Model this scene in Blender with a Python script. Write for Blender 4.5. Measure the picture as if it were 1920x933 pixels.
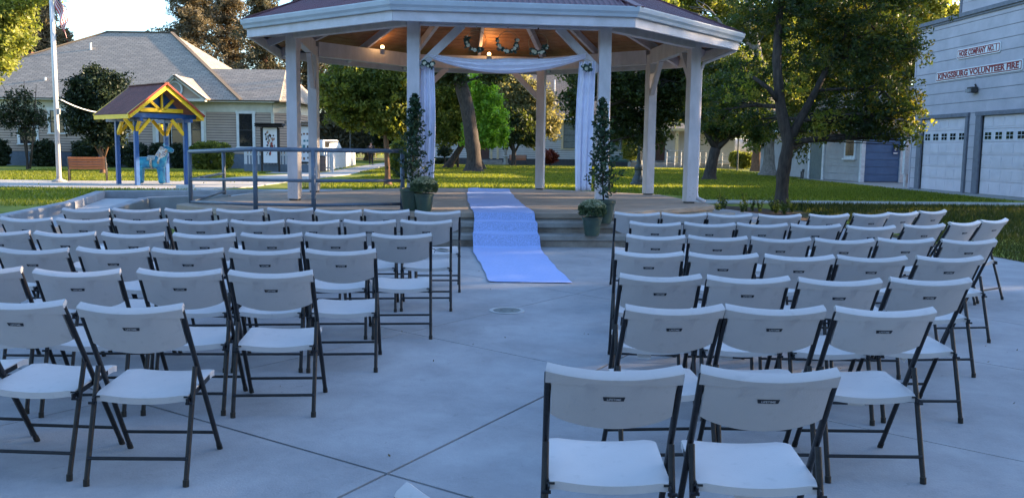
import bpy, bmesh, math, random
import numpy as np
from mathutils import Vector, Matrix
random.seed(7); rng = np.random.default_rng(11)
S = bpy.context.scene
COL = S.collection
for o in list(bpy.data.objects): bpy.data.objects.remove(o)
# ------------------------------------------------------------------ camera
FPX, PITCH, ROLL, EYE = 1649.8, 0.11244, 0.01341, 1.587
cd = bpy.data.cameras.new('camera'); cam = bpy.data.objects.new('camera', cd); COL.objects.link(cam)
cd.sensor_width = 36.0; cd.lens = 36.0*FPX/1920; cd.clip_end = 5000; cd.clip_start = 0.05
cam.matrix_world = Matrix.Translation((0, 0, EYE)) @ Matrix.Rotation(math.pi/2-PITCH, 4, 'X') @ Matrix.Rotation(ROLL, 4, 'Z')
S.camera = cam
S.render.resolution_x, S.render.resolution_y = 1024, 497
# ------------------------------------------------------------------ light
SUN_EL, SUN_AZ = math.radians(13.2), math.radians(15.5)      # azimuth: from +x towards +y
w = bpy.data.worlds.new('World'); S.world = w; w.use_nodes = True
nt = w.node_tree; bg = nt.nodes['Background']; sky = nt.nodes.new('ShaderNodeTexSky')
sky.sky_type = 'NISHITA'; sky.sun_disc = False; sky.sun_elevation = SUN_EL
sky.sun_rotation = math.pi/2-SUN_AZ; sky.air_density = 1.0; sky.dust_density = 1.0; sky.ozone_density = 3.2
nt.links.new(sky.outputs[0], bg.inputs[0]); bg.inputs[1].default_value = 0.15
sd = bpy.data.lights.new('sun', 'SUN'); sun = bpy.data.objects.new('sun', sd); COL.objects.link(sun)
sd.energy = 5.0; sd.angle = math.radians(0.55); sd.color = (1.0, 0.74, 0.46)
sv = Vector((math.cos(SUN_EL)*math.cos(SUN_AZ), math.cos(SUN_EL)*math.sin(SUN_AZ), math.sin(SUN_EL)))
sun.rotation_euler = sv.to_track_quat('Z', 'Y').to_euler(); sun.location = sv*120
S.view_settings.view_transform = 'Standard'; S.view_settings.look = 'None'
S.view_settings.gamma = 1; S.view_settings.exposure = 2.18
S.render.engine = 'CYCLES'; S.cycles.max_bounces = 8; S.cycles.transparent_max_bounces = 8
# ------------------------------------------------------------------ layout helpers (surveyed from the camera station)
def sight(px, py):
    a = px-960; b = py-466.5; c, s = math.cos(ROLL), math.sin(ROLL)
    u = a*c+b*s; v = -a*s+b*c; up = -v/FPX; c, s = math.cos(PITCH), math.sin(PITCH)
    y = c+up*s; return u/FPX/y, (up*c-s)/y
def at(px, py, y):
    r = sight(px, py); return Vector((r[0]*y, y, EYE+r[1]*y))
def base(y):
    y = max(-12., y)
    return 0.01536*y if y < 12.5 else 0.192+0.058*(1-math.exp(-(y-12.5)/8))
# ------------------------------------------------------------------ materials
def lin(c): return tuple((x/12.92 if x <= .04045 else ((x+.055)/1.055)**2.4) for x in c)
MATS = {}
def mat(name, col, rough=.7, var=.12, scale=6., bump=0., bscale=40., metal=0., col2=None, spec=.4, detail=5., stretch=None, trans=0.):
    if name in MATS: return MATS[name]
    m = bpy.data.materials.new(name); m.use_nodes = True; n = m.node_tree; b = n.nodes['Principled BSDF']; L = n.links.new
    b.inputs['Roughness'].default_value = rough; b.inputs['Metallic'].default_value = metal
    b.inputs['Specular IOR Level'].default_value = spec
    c2 = col2 or tuple(min(1, x*(1-var*1.6)) for x in col); c1 = tuple(min(1, x*(1+var)) for x in col)
    tc = n.nodes.new('ShaderNodeTexCoord'); mp = n.nodes.new('ShaderNodeMapping'); L(tc.outputs['Object'], mp.inputs[0])
    if stretch: mp.inputs['Scale'].default_value = stretch
    tx = n.nodes.new('ShaderNodeTexNoise'); tx.inputs['Scale'].default_value = scale; tx.inputs['Detail'].default_value = detail
    tx.inputs['Roughness'].default_value = .62; L(mp.outputs[0], tx.inputs['Vector'])
    rp = n.nodes.new('ShaderNodeValToRGB'); rp.color_ramp.elements[0].position = .32; rp.color_ramp.elements[1].position = .68
    rp.color_ramp.elements[0].color = (*c2, 1); rp.color_ramp.elements[1].color = (*c1, 1)
    L(tx.outputs['Fac'], rp.inputs[0]); L(rp.outputs[0], b.inputs['Base Color'])
    if bump:
        t2 = n.nodes.new('ShaderNodeTexNoise'); t2.inputs['Scale'].default_value = bscale; t2.inputs['Detail'].default_value = 6
        L(mp.outputs[0], t2.inputs['Vector']); bp = n.nodes.new('ShaderNodeBump'); bp.inputs['Strength'].default_value = bump
        bp.inputs['Distance'].default_value = .01; L(t2.outputs['Fac'], bp.inputs['Height']); L(bp.outputs[0], b.inputs['Normal'])
    MATS[name] = m; return m
def leafmat(name, ramp, trans=.45, tint=None):
    if name in MATS: return MATS[name]
    m = bpy.data.materials.new(name); m.use_nodes = True; n = m.node_tree; n.nodes.clear(); L = n.links.new
    out = n.nodes.new('ShaderNodeOutputMaterial'); at_ = n.nodes.new('ShaderNodeAttribute'); at_.attribute_name = 'rnd'
    rp = n.nodes.new('ShaderNodeValToRGB'); e = rp.color_ramp.elements
    e[0].position = 0; e[0].color = (*ramp[0], 1); e[1].position = 1; e[1].color = (*ramp[-1], 1)
    for i, c in enumerate(ramp[1:-1]): x = e.new((i+1)/(len(ramp)-1)); x.color = (*c, 1)
    L(at_.outputs['Fac'], rp.inputs[0])
    d = n.nodes.new('ShaderNodeBsdfPrincipled'); d.inputs['Roughness'].default_value = .5; d.inputs['Specular IOR Level'].default_value = .3
    t = n.nodes.new('ShaderNodeBsdfTranslucent'); mx = n.nodes.new('ShaderNodeMixShader'); mx.inputs[0].default_value = trans
    hs = n.nodes.new('ShaderNodeMix'); hs.data_type = 'RGBA'; hs.blend_type = 'MULTIPLY'; hs.inputs[0].default_value = 1
    hs.inputs['B'].default_value = (*(tint or (2.6, 2.3, .9)), 1); L(rp.outputs[0], hs.inputs['A'])
    L(rp.outputs[0], d.inputs['Base Color']); L(hs.outputs['Result'], t.inputs['Color'])
    L(d.outputs[0], mx.inputs[1]); L(t.outputs[0], mx.inputs[2]); L(mx.outputs[0], out.inputs[0]); MATS[name] = m; return m
def emit(name, col, st):
    m = bpy.data.materials.new(name); m.use_nodes = True; b = m.node_tree.nodes['Principled BSDF']
    b.inputs['Base Color'].default_value = (*col, 1); b.inputs['Emission Color'].default_value = (*col, 1); b.inputs['Emission Strength'].default_value = st
    MATS[name] = m; return m
def glass(name, col=(.02, .025, .03), rough=.06):
    m = mat(name, col, rough, .1, 3, spec=.8); return m
# ------------------------------------------------------------------ mesh builder
class MB:
    def __init__(s): s.v = []; s.f = []; s.m = []
    def add(s, vs, fs, mi=0):
        k = len(s.v); s.v += [tuple(v) for v in vs]; s.f += [tuple(i+k for i in f) for f in fs]; s.m += [mi]*len(fs); return s
    def box(s, c, d, mi=0, M=None):
        x, y, z = d[0]/2, d[1]/2, d[2]/2
        vs = [Vector((a, b, e)) for e in (-z, z) for a, b in ((-x, -y), (x, -y), (x, y), (-x, y))]
        vs = [(M @ v if M else v)+Vector(c) for v in vs]
        return s.add(vs, [(3, 2, 1, 0), (4, 5, 6, 7), (0, 1, 5, 4), (1, 2, 6, 5), (2, 3, 7, 6), (3, 0, 4, 7)], mi)
    def beam(s, a, b, w, h, up=(0, 0, 1), mi=0):
        a, b = Vector(a), Vector(b); d = (b-a).normalized(); r = d.cross(Vector(up))
        if r.length < 1e-4: r = d.cross(Vector((0, 1, 0)))
        r.normalize(); u = r.cross(d).normalized()
        q = [(-1, -1), (1, -1), (1, 1), (-1, 1)]
        vs = [a+r*w/2*i+u*h/2*j for i, j in q]+[b+r*w/2*i+u*h/2*j for i, j in q]
        return s.add(vs, [(3, 2, 1, 0), (4, 5, 6, 7), (0, 1, 5, 4), (1, 2, 6, 5), (2, 3, 7, 6), (3, 0, 4, 7)], mi)
    def tube(s, pts, r, n=8, mi=0, cap=True):
        pts = [Vector(p) for p in pts]; rs = r if isinstance(r, (list, tuple)) else [r]*len(pts)
        vs = []; prev = None
        for i, p in enumerate(pts):
            d = (pts[min(i+1, len(pts)-1)]-pts[max(i-1, 0)]).normalized()
            x = d.orthogonal().normalized() if prev is None else (prev-d*prev.dot(d)).normalized()
            prev = x; y = d.cross(x)
            for k in range(n):
                a = 2*math.pi*k/n; vs.append(p+(x*math.cos(a)+y*math.sin(a))*rs[i])
        fs = [(i*n+k, i*n+(k+1) % n, (i+1)*n+(k+1) % n, (i+1)*n+k) for i in range(len(pts)-1) for k in range(n)]
        if cap: fs += [tuple(range(n-1, -1, -1)), tuple((len(pts)-1)*n+k for k in range(n))]
        return s.add(vs, fs, mi)
    def prism(s, poly, z0, z1, mi=0):
        n = len(poly); f0 = z0 if callable(z0) else (lambda x, y: z0); f1 = z1 if callable(z1) else (lambda x, y: z1)
        vs = [(x, y, f0(x, y)) for x, y in poly]+[(x, y, f1(x, y)) for x, y in poly]
        return s.add(vs, [tuple(range(n-1, -1, -1)), tuple(range(n, 2*n))]+[(i, (i+1) % n, n+(i+1) % n, n+i) for i in range(n)], mi)
    def lathe(s, prof, c=(0, 0, 0), n=20, mi=0):
        vs = [(c[0]+r*math.cos(2*math.pi*k/n), c[1]+r*math.sin(2*math.pi*k/n), c[2]+z) for r, z in prof for k in range(n)]
        fs = [(i*n+k, i*n+(k+1) % n, (i+1)*n+(k+1) % n, (i+1)*n+k) for i in range(len(prof)-1) for k in range(n)]
        return s.add(vs, fs, mi)
    def grid(s, fn, nu, nv, mi=0):
        vs = [fn(i/nu, j/nv) for j in range(nv+1) for i in range(nu+1)]
        m = mi if callable(mi) else None
        k = len(s.v); s.v += [tuple(v) for v in vs]
        for j in range(nv):
            for i in range(nu):
                s.f.append(tuple(k+q for q in (j*(nu+1)+i, j*(nu+1)+i+1, (j+1)*(nu+1)+i+1, (j+1)*(nu+1)+i)))
                s.m.append(m((i+.5)/nu, (j+.5)/nv) if m else mi)
        return s
    def obj(s, name, mats, parent=None, smooth=False, bevel=0, loc=None, rotz=0, kind=None, solid=0):
        me = bpy.data.meshes.new(name); me.from_pydata(s.v, [], s.f)
        for m in (mats if isinstance(mats, (list, tuple)) else [mats]): me.materials.append(m)
        me.polygons.foreach_set('material_index', s.m)
        if smooth: me.polygons.foreach_set('use_smooth', [True]*len(s.f))
        me.update(); o = bpy.data.objects.new(name, me); COL.objects.link(o)
        if parent: o.parent = parent
        if loc is not None: o.location = loc; o.rotation_euler.z = rotz
        if solid:
            d = o.modifiers.new('s', 'SOLIDIFY'); d.thickness = solid; d.offset = 0
        if bevel:
            d = o.modifiers.new('b', 'BEVEL'); d.width = bevel; d.segments = 1; d.limit_method = 'ANGLE'; d.angle_limit = .7
        if kind: o['kind'] = kind
        return o
def shade_auto(o, ang=.7):
    me = o.data; me.polygons.foreach_set('use_smooth', [True]*len(me.polygons))
    me.set_sharp_from_angle(angle=ang)
    return o
def T(o, label, cat, group=None):
    o['label'] = label; o['category'] = cat
    if group: o['group'] = group
    return o
def thing(name, label, cat, loc=(0, 0, 0), rotz=0, group=None):
    o = bpy.data.objects.new(name, None); COL.objects.link(o); o.empty_display_size = .2
    o.location = loc; o.rotation_euler.z = rotz; T(o, label, cat, group); return o
def sthing(name, loc=(0, 0, 0)):
    o = bpy.data.objects.new(name, None); COL.objects.link(o); o.location = loc; o['kind'] = 'structure'; return o
def dup(root, loc, rotz, label=None, group=None):
    def cp(o, par):
        c = o.copy(); COL.objects.link(c); c.parent = par
        for ch in o.children: cp(ch, c)
        return c
    r = cp(root, None); r.location = loc; r.rotation_euler.z = rotz
    if label: r['label'] = label
    if group: r['group'] = group
    return r
def inst(src, parent, loc=None, rotz=None):            # a further piece that shares its mesh
    c = src.copy(); COL.objects.link(c); c.parent = parent
    if loc is not None: c.location = loc
    if rotz is not None: c.rotation_euler.z = rotz
    return c
def text_mb(body, size, bold=0., extr=.002, mi=1, fn=None, wscale=1.):
    cu = bpy.data.curves.new('t', 'FONT'); cu.body = body; cu.size = size; cu.extrude = extr; cu.offset = bold
    cu.align_x = 'CENTER'; cu.align_y = 'CENTER'; cu.resolution_u = 2
    o = bpy.data.objects.new('t', cu); COL.objects.link(o); dg = bpy.context.evaluated_depsgraph_get()
    me = bpy.data.meshes.new_from_object(o.evaluated_get(dg)); b = MB()
    b.add([fn(v.co.x*wscale, v.co.y, v.co.z) for v in me.vertices], [tuple(p.vertices) for p in me.polygons], mi)
    bpy.data.objects.remove(o); bpy.data.curves.remove(cu); bpy.data.meshes.remove(me); return b
def skin(name, verts, edges, radii, m, parent=None, sub=2, root=0, flat=None):
    me = bpy.data.meshes.new(name); me.from_pydata([tuple(v) for v in verts], edges, [])
    o = bpy.data.objects.new(name, me); COL.objects.link(o)
    o.modifiers.new('k', 'SKIN'); sv_ = me.skin_vertices[0].data
    for i, r in enumerate(radii): sv_[i].radius = r if isinstance(r, tuple) else (r, r)
    sv_[root].use_root = True
    sb = o.modifiers.new('s', 'SUBSURF'); sb.levels = sub; sb.render_levels = sub
    dg = bpy.context.evaluated_depsgraph_get(); nm = bpy.data.meshes.new_from_object(o.evaluated_get(dg))
    bpy.data.objects.remove(o); nm.name = name; nm.materials.clear()
    for q in (m if isinstance(m, (list, tuple)) else [m]): nm.materials.append(q)
    nm.polygons.foreach_set('use_smooth', [True]*len(nm.polygons))
    o = bpy.data.objects.new(name, nm); COL.objects.link(o)
    if parent: o.parent = parent
    return o
# ------------------------------------------------------------------ foliage
def leaves(name, m, centers, spread, per, size, parent=None, aspect=.5, up=.35, rnd_c=None, kind=None, jitter=.25, droop=0.):
    """centers (n,3): twig clusters; each gets per leaves within spread"""
    c = np.asarray(centers, float); n = len(c)*per
    sp = np.repeat(np.broadcast_to(np.asarray(spread, float).reshape(-1, 1) if np.ndim(spread) else np.full((len(c), 1), float(spread)), (len(c), 1)), per, 0)
    off = rng.normal(size=(n, 3)); off /= np.linalg.norm(off, axis=1)[:, None]; off *= (rng.random((n, 1))**.5)*sp
    off[:, 2] *= .75
    p = np.repeat(c, per, 0)+off
    if droop: p[:, 2] -= droop*(off[:, 0]**2+off[:, 1]**2)/(sp[:, 0]+1e-6)
    d = rng.normal(size=(n, 3)); d[:, 2] -= .3; d /= np.linalg.norm(d, axis=1)[:, None]
    nn = rng.normal(size=(n, 3)); nn[:, 2] += up*3; s = np.cross(d, nn); s /= np.linalg.norm(s, axis=1)[:, None]+1e-9
    L = size*(1+jitter*rng.normal(size=(n, 1))).clip(.4, 1.8)
    a = d*L*.5; b = s*L*aspect*.5
    v = np.stack([p-a, p+b-a*.1, p+a, p-b-a*.1], 1).reshape(-1, 3)
    me = bpy.data.meshes.new(name); me.vertices.add(4*n); me.vertices.foreach_set('co', v.ravel())
    me.loops.add(4*n); me.loops.foreach_set('vertex_index', np.arange(4*n, dtype=np.int32))
    me.polygons.add(n); me.polygons.foreach_set('loop_start', np.arange(0, 4*n, 4, dtype=np.int32))
    me.polygons.foreach_set('loop_total', np.full(n, 4, dtype=np.int32)); me.materials.append(m)
    r = rng.random(len(c)) if rnd_c is None else np.asarray(rnd_c)
    r = (np.repeat(r, per)*.75+rng.random(n)*.25).astype(np.float32)
    A = me.attributes.new('rnd', 'FLOAT', 'FACE'); A.data.foreach_set('value', r); me.update(calc_edges=True)
    o = bpy.data.objects.new(name, me); COL.objects.link(o)
    if parent: o.parent = parent
    if kind: o['kind'] = kind
    return o
def blob_pts(blobs, n, hollow=.35, clump=True):
    vol = np.array([b[3]*b[4]*b[5] for b in blobs]); vol = vol**.8; vol /= vol.sum(); out = []; col = []
    for b, w_ in zip(blobs, vol):
        k = max(3, int(n*w_)); q = rng.normal(size=(k, 3)); q /= np.linalg.norm(q, axis=1)[:, None]
        r = (hollow+(1-hollow)*rng.random((k, 1))**.6)*np.where(rng.random((k, 1)) < .16, rng.uniform(1.0, 1.32, (k, 1)), 1)
        lump = 1+.30*np.sin(q[:, :1]*5+b[0]*3)*np.cos(q[:, 1:2]*4+b[2])+.20*np.sin(q[:, 2:3]*9+b[1])
        p = q*r*lump*np.array(b[3:6])+np.array(b[:3]); out.append(p); col.append(rng.random(k))
    return np.concatenate(out), np.concatenate(col)
def pxblobs(y, L):
    """(px, py, half width px, half height px [, extra depth]) -> ellipsoids at distance y"""
    r = []
    for b in L:
        yy = y+(b[4] if len(b) > 4 else 0); c = at(b[0], b[1], yy); rx = b[2]*yy/FPX; rz = b[3]*yy/FPX
        r.append((c.x, c.y, c.z, rx, min(rx, rz*1.3)*.9, rz))
    return r
def limb(mb, a, b, r0, r1, n=6, k=5, sag=.0, wob=.06):
    a, b = Vector(a), Vector(b); L = (b-a).length; pts = []; rs = []
    for i in range(k+1):
        t = i/k; p = a.lerp(b, t); e = math.sin(math.pi*t)*L*wob
        p += Vector((random.uniform(-1, 1)*e, random.uniform(-1, 1)*e, math.sin(math.pi*t)*L*sag)); pts.append(p); rs.append(r0*(1-t)+r1*t)
    mb.tube(pts, rs, n); return pts
BARK = mat('bark_dark', (.055, .042, .035), .9, .35, 14, .9, 30, stretch=(1, 1, .25))
BARKB = mat('bark_brown', (.16, .085, .05), .9, .3, 12, .8, 25, stretch=(1, 1, .3))
BARKG = mat('bark_grey', (.17, .15, .13), .9, .3, 12, .8, 25, stretch=(1, 1, .3))
def tree(name, label, cat, root, trunk, blobs, m, ncl, per, spread, size, bark=BARK, limbs=True, group=None, extra=None, hollow=.35, aspect=.5, droop=0., up=.35):
    """trunk: [(x,y,z,r)...] world; blobs: world ellipsoids"""
    t = thing(name, label, cat, root, 0, group); R = Vector(root); b = MB()
    tp = [Vector(q[:3])-R for q in trunk]
    # flare + knobbly trunk
    pts = []; rs = []
    for i in range(len(tp)-1):
        for k in range(4):
            f = k/4; p = tp[i].lerp(tp[i+1], f); r = trunk[i][3]*(1-f)+trunk[i+1][3]*f
            pts.append(p+Vector((random.uniform(-.06, .06)*r, random.uniform(-.06, .06)*r, 0))); rs.append(r*random.uniform(.94, 1.06))
    pts.append(tp[-1]); rs.append(trunk[-1][3]); rs[0] *= 1.45; rs[1] *= 1.12
    pts.insert(0, pts[0]-Vector((0, 0, .15))); rs.insert(0, rs[0]*1.15)
    b.tube(pts, rs, 12)
    for seg in (extra or []): b.tube([Vector(q[:3])-R for q in seg], [q[3] for q in seg], 9)
    if limbs:
        for B in blobs:
            c = Vector(B[:3])-R; srcs = [(p, r) for p, r in zip(pts, rs) if p.z < c.z+.3*B[5]]
            cand = srcs[-6:] if srcs else [(pts[-1], rs[-1])]
            for q in (extra or []): cand += [(Vector(x[:3])-R, x[3]) for x in q[1:]]
            p, r = min(cand, key=lambda q: (q[0]-c).length+max(0, q[0].z-c.z)*2)
            P = limb(b, p, c, min(r*.5, .085), .02, 6, 5, .03, .07)
            for _ in range(5):
                s = P[random.randint(1, 5)]; d = Vector([random.gauss(0, 1) for _ in range(3)]).normalized()
                limb(b, s, c+Vector((d.x*B[3], d.y*B[4], d.z*B[5]))*.75, .03, .008, 4, 4, 0, .1)
    o = b.obj('trunk', bark, t, smooth=True)
    cp, cr = blob_pts([(x-R.x, y-R.y, z-R.z, a, e, h) for x, y, z, a, e, h in blobs], ncl, hollow)
    leaves('crown', m, cp, spread, per, size, t, aspect, up, cr, droop=droop)
    return t
CH = '''Q1c1 1.273 8.963 -0.055;Q1c2 1.753 8.964 0.008;Q1c3 2.222 8.961 0.038;Q1c4 2.740 8.977 0.145;Q1c5 3.287 9.084 0.256;Q1c6 3.789 9.245 0.345;Q1c7 4.225 9.476 0.472;Q1c8 4.680 9.748 0.543;Q2c1 1.293 7.952 -0.138;Q2c2 1.791 7.957 -0.055;Q2c3 2.274 7.975 -0.007;Q2c4 2.755 7.953 0.042;Q2c5 3.233 7.886 0.124;Q2c6 3.819 8.106 0.318;Q2c7 4.359 8.423 0.521;Q2c8 4.806 8.725 0.571;Q3c1 1.127 6.879 -0.086;Q3c2 1.611 6.862 -0.061;Q3c3 2.097 6.828 -0.043;Q3c4 2.586 6.807 -0.008;Q3c5 3.105 6.892 0.072;Q3c6 3.595 6.872 0.129;Q4c1 0.921 5.866 -0.064;Q4c2 1.411 5.822 -0.022;Q4c3 1.908 5.791 -0.015;Q4c4 2.388 5.788 -0.014;Q4c5 2.930 5.834 0.093;Q5c1 0.834 4.871 0.008;Q5c2 1.318 4.848 -0.019;Q5c3 1.816 4.809 0.002;Q5c4 2.345 4.866 0.030;Q6c1 0.749 3.955 0.083;Q6c2 1.212 3.978 -0.009;Q6c3 1.715 3.970 0.005;Q7c1 0.348 2.868 -0.025;Q7c2 0.865 2.865 -0.035;R1c1 -4.165 8.561 -0.008;R1c2 -3.701 8.635 0.029;R1c3 -3.209 8.689 0.060;R1c4 -2.707 8.718 0.064;R1c5 -2.259 8.929 0.093;R1c6 -1.742 8.793 0.060;R1c7 -1.272 8.887 0.082;R1c8 -0.751 8.828 0.083;R2c1 -4.227 7.603 -0.057;R2c2 -3.720 7.591 0.002;R2c3 -3.229 7.610 0.055;R2c4 -2.709 7.615 0.084;R2c5 -2.222 7.648 0.082;R2c6 -1.755 7.726 0.080;R2c7 -1.265 7.790 0.085;R2c8 -0.770 7.852 0.080;R3c1 -3.871 6.589 0.021;R3c2 -3.361 6.568 -0.014;R3c3 -2.843 6.560 0.063;R3c4 -2.319 6.593 0.082;R3c5 -1.827 6.652 0.084;R3c6 -1.353 6.708 0.084;R3c7 -0.849 6.744 0.097;R4c1 -3.094 5.623 0.031;R4c2 -2.607 5.703 0.065;R4c3 -2.122 5.712 0.043;R4c4 -1.624 5.736 0.063;R4c5 -1.127 5.764 0.091;R5c1 -2.941 4.796 0.083;R5c2 -2.383 4.771 0.078;R5c3 -1.840 4.821 0.044;R5c4 -1.330 4.810 0.074;R6c1 -2.229 3.883 -0.055;R6c2 -1.679 3.817 0.017'''
# ================================================================== GROUND
GRASS = mat('lawn_grass', (.22, .225, .04), .95, .3, .8, .9, 60, col2=(.10, .13, .025), detail=9., spec=.1)
CONC = mat('concrete_broom', (.33, .33, .345), .85, .10, 1.1, .25, 90, col2=(.26, .26, .275), spec=.25)
def richconc(m, grain=.16, stain=.12):
    n = m.node_tree; L = n.links.new; B = n.nodes['Principled BSDF']; src = B.inputs['Base Color'].links[0].from_socket
    tc = n.nodes.new('ShaderNodeTexCoord'); prev = src
    for sc, lo, hi, amt, det in ((.55, .35, .7, stain, 6), (3.7, .42, .62, stain*.55, 9), (240, .3, .7, grain, 2), (14, .62, .76, .22, 8)):
        t = n.nodes.new('ShaderNodeTexNoise'); t.inputs['Scale'].default_value = sc; t.inputs['Detail'].default_value = det; t.inputs['Roughness'].default_value = .68; t.inputs['Distortion'].default_value = .6 if sc < 20 else 0; L(tc.outputs['Object'], t.inputs['Vector'])
        mr = n.nodes.new('ShaderNodeMapRange'); mr.inputs['From Min'].default_value = lo; mr.inputs['From Max'].default_value = hi; mr.inputs['To Min'].default_value = 1+amt*.45; mr.inputs['To Max'].default_value = 1-amt; L(t.outputs['Fac'], mr.inputs['Value'])
        mx = n.nodes.new('ShaderNodeVectorMath'); mx.operation = 'SCALE'; L(prev, mx.inputs[0]); L(mr.outputs[0], mx.inputs['Scale']); prev = mx.outputs[0]
    L(prev, B.inputs['Base Color'])
richconc(CONC)
CONC2 = mat('concrete_step', (.29, .275, .255), .9, .14, 2.6, .35, 60, col2=(.23, .22, .205), spec=.2)
richconc(CONC2, .1, .2)
CONCF = mat('concrete_floor', (.36, .285, .225), .85, .1, 1.6, .25, 60, col2=(.27, .215, .17), spec=.25)
WALKC = mat('concrete_walk', (.42, .40, .37), .9, .12, .9, .3, 50, col2=(.33, .31, .28), spec=.2)
SOIL = mat('soil_mulch', (.09, .06, .042), .95, .5, 5, 1., 30, col2=(.035, .024, .018), spec=.1)
ASPH = mat('asphalt', (.055, .054, .052), .9, .15, 3, .4, 80)
b = MB()
xs = sorted(set([-1500, -600, -300, -180]+list(np.arange(-110, 111, 5.))+[180, 300, 600, 1500]))
ys = sorted(set([-60, -30, -15]+list(np.arange(-12, 60, 1.5))+list(np.arange(60, 160, 8.))+[200, 300, 500, 900, 1600, 3000]))
vs = [(x, y, base(y)-.035) for y in ys for x in xs]; nx = len(xs)
b.add(vs, [(j*nx+i, j*nx+i+1, (j+1)*nx+i+1, (j+1)*nx+i) for j in range(len(ys)-1) for i in range(nx-1)])
lawn = b.obj('lawn', GRASS, smooth=True, kind='structure')
# dry patches in the lawn: a flat sheet of worn straw grass
STRAW = mat('worn_straw_grass', (.30, .21, .10), .95, .3, 3, .8, 50, col2=(.12, .13, .04), spec=.1)
def patch(name, pts, m, dz, kind='structure', thick=.0):
    b = MB(); cx = sum(p[0] for p in pts)/len(pts); cy = sum(p[1] for p in pts)/len(pts)
    if thick: b.prism(pts, lambda x, y: base(y)+dz-thick, lambda x, y: base(y)+dz)
    else: b.add([(x, y, base(y)+dz) for x, y in pts], [tuple(range(len(pts)))])
    return b.obj(name, m, kind=kind)
def ragged(cx, cy, rx, ry, n=26):
    return [(cx+rx*math.cos(2*math.pi*i/n)*random.uniform(.8, 1.15), cy+ry*math.sin(2*math.pi*i/n)*random.uniform(.8, 1.15)) for i in range(n)]
for q in ((-13.5, 25.2, 3.4, .5), (-17, 27.2, 3., .35), (-3.4, 33.6, 1.9, .5), (2.2, 45, 2.5, .6), (14, 62, 3.2, .9), (-8, 54, 1.0, 1.4), (-20, 24.0, 3.0, .45), (-15.5, 22.0, 2.4, .4), (5.5, 31, 2.2, .35), (-1, 39.5, 3.0, .35), (9, 36, 2.6, .4), (-6, 47.5, 2.2, .5), (3, 57, 4, .6), (-14, 37, 2, .5), (12, 20.5, 2.6, .5), (9.5, 16.5, 1.5, 1.0)):
    patch('worn_grass', ragged(*q), STRAW, -.031)
# --- plaza: concrete slabs cut by saw joints
plaza = sthing('plaza')
outline = [(-9.5, -7), (8.6, -7), (7.9, 4), (7.15, 9), (6.84, 11.7), (6.68, 12.4), (6.3, 15.5), (5.75, 19), (5.2, 21), (4.4, 22.4), (2.4, 22.4), (-1, 13.0), (-5.5, 13.1), (-7.2, 12.3), (-9.0, 11.4), (-9.5, 8)]
cuts = [((-.75, 3.72), (.94, 6.48)), ((-2.73, 4.63), (1.06, 9.36)), ((-2.14, 5.02), (-.18, 3.75)), ((-1.68, 7.66), (.55, 5.89)),
        ((.04, 9.45), (.59, 8.93)), ((4.21, 7.96), (4.5, 7.62)), ((3.4, 5.2), (5.4, 8.2)), ((-6.0, 4.9), (-3.0, 8.9)), ((.9, .2), (2.9, 3.3)), ((-3.6, 1.8), (-2.2, .9))]
polys = [outline]
def clip(poly, a, n, s, g=.005):
    out = []; 
    for i in range(len(poly)):
        p, q = poly[i], poly[(i+1) % len(poly)]
        dp = ((p[0]-a[0])*n[0]+(p[1]-a[1])*n[1])*s; dq = ((q[0]-a[0])*n[0]+(q[1]-a[1])*n[1])*s
        if dp > g: out.append(p)
        if (dp-g)*(dq-g) < 0:
            t = (dp-g)/(dp-dq); out.append((p[0]+(q[0]-p[0])*t, p[1]+(q[1]-p[1])*t))
    return out
for ic, (a, c) in enumerate(cuts):
    d = (c[0]-a[0], c[1]-a[1]); L = math.hypot(*d); n = (-d[1]/L, d[0]/L); new = []
    for P in polys:
        for s in (1, -1):
            q = clip(P, a, n, s, .0085 if ic in (0, 2) else .0045)
            if len(q) > 2: new.append(q)
    polys = new
for P in polys:
    A = abs(sum(P[i][0]*P[(i+1) % len(P)][1]-P[(i+1) % len(P)][0]*P[i][1] for i in range(len(P))))/2
    if A < .01: continue
    bb = MB().prism(P, lambda x, y: base(y)-.12, lambda x, y: base(y)); o = bb.obj('slab', CONC, plaza)
    bm = bmesh.new(); bm.from_mesh(o.data); bmesh.ops.recalc_face_normals(bm, faces=bm.faces)
    bmesh.ops.triangulate(bm, faces=[f for f in bm.faces if len(f.verts) > 4]); bm.to_mesh(o.data); bm.free()
JT = mat('joint_grit', (.10, .095, .09), .95, .3, 20)
MB().prism([(x*.995, y) for x, y in outline], lambda x, y: base(y)-.2, lambda x, y: base(y)-.018).obj('joint_bed', JT, plaza)
# round utility cover between the seat blocks
DR = mat('cast_cover', (.17, .20, .20), .6, .2, 12, .4, 60, metal=.3); RIM = mat('cover_rim', (.40, .41, .42), .7, .1, 8)
dr = thing('drain_cover', 'round grey utility cover set into the concrete in the aisle', 'drain cover', (-.04, 7.94, base(7.94)))
MB().lathe([(.128, .001), (.128, .006), (.16, .006), (.163, .0)], n=40).obj('rim', RIM, dr, smooth=False)
b = MB().lathe([(0.001, .005), (.12, .005), (.127, .002)], n=40)
b.obj('lid', DR, dr); MB().box((-.05, .02, .0065), (.022, .008, .002)).box((.05, -.03, .0065), (.022, .008, .002)).obj('lift_slot', JT, dr)
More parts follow.
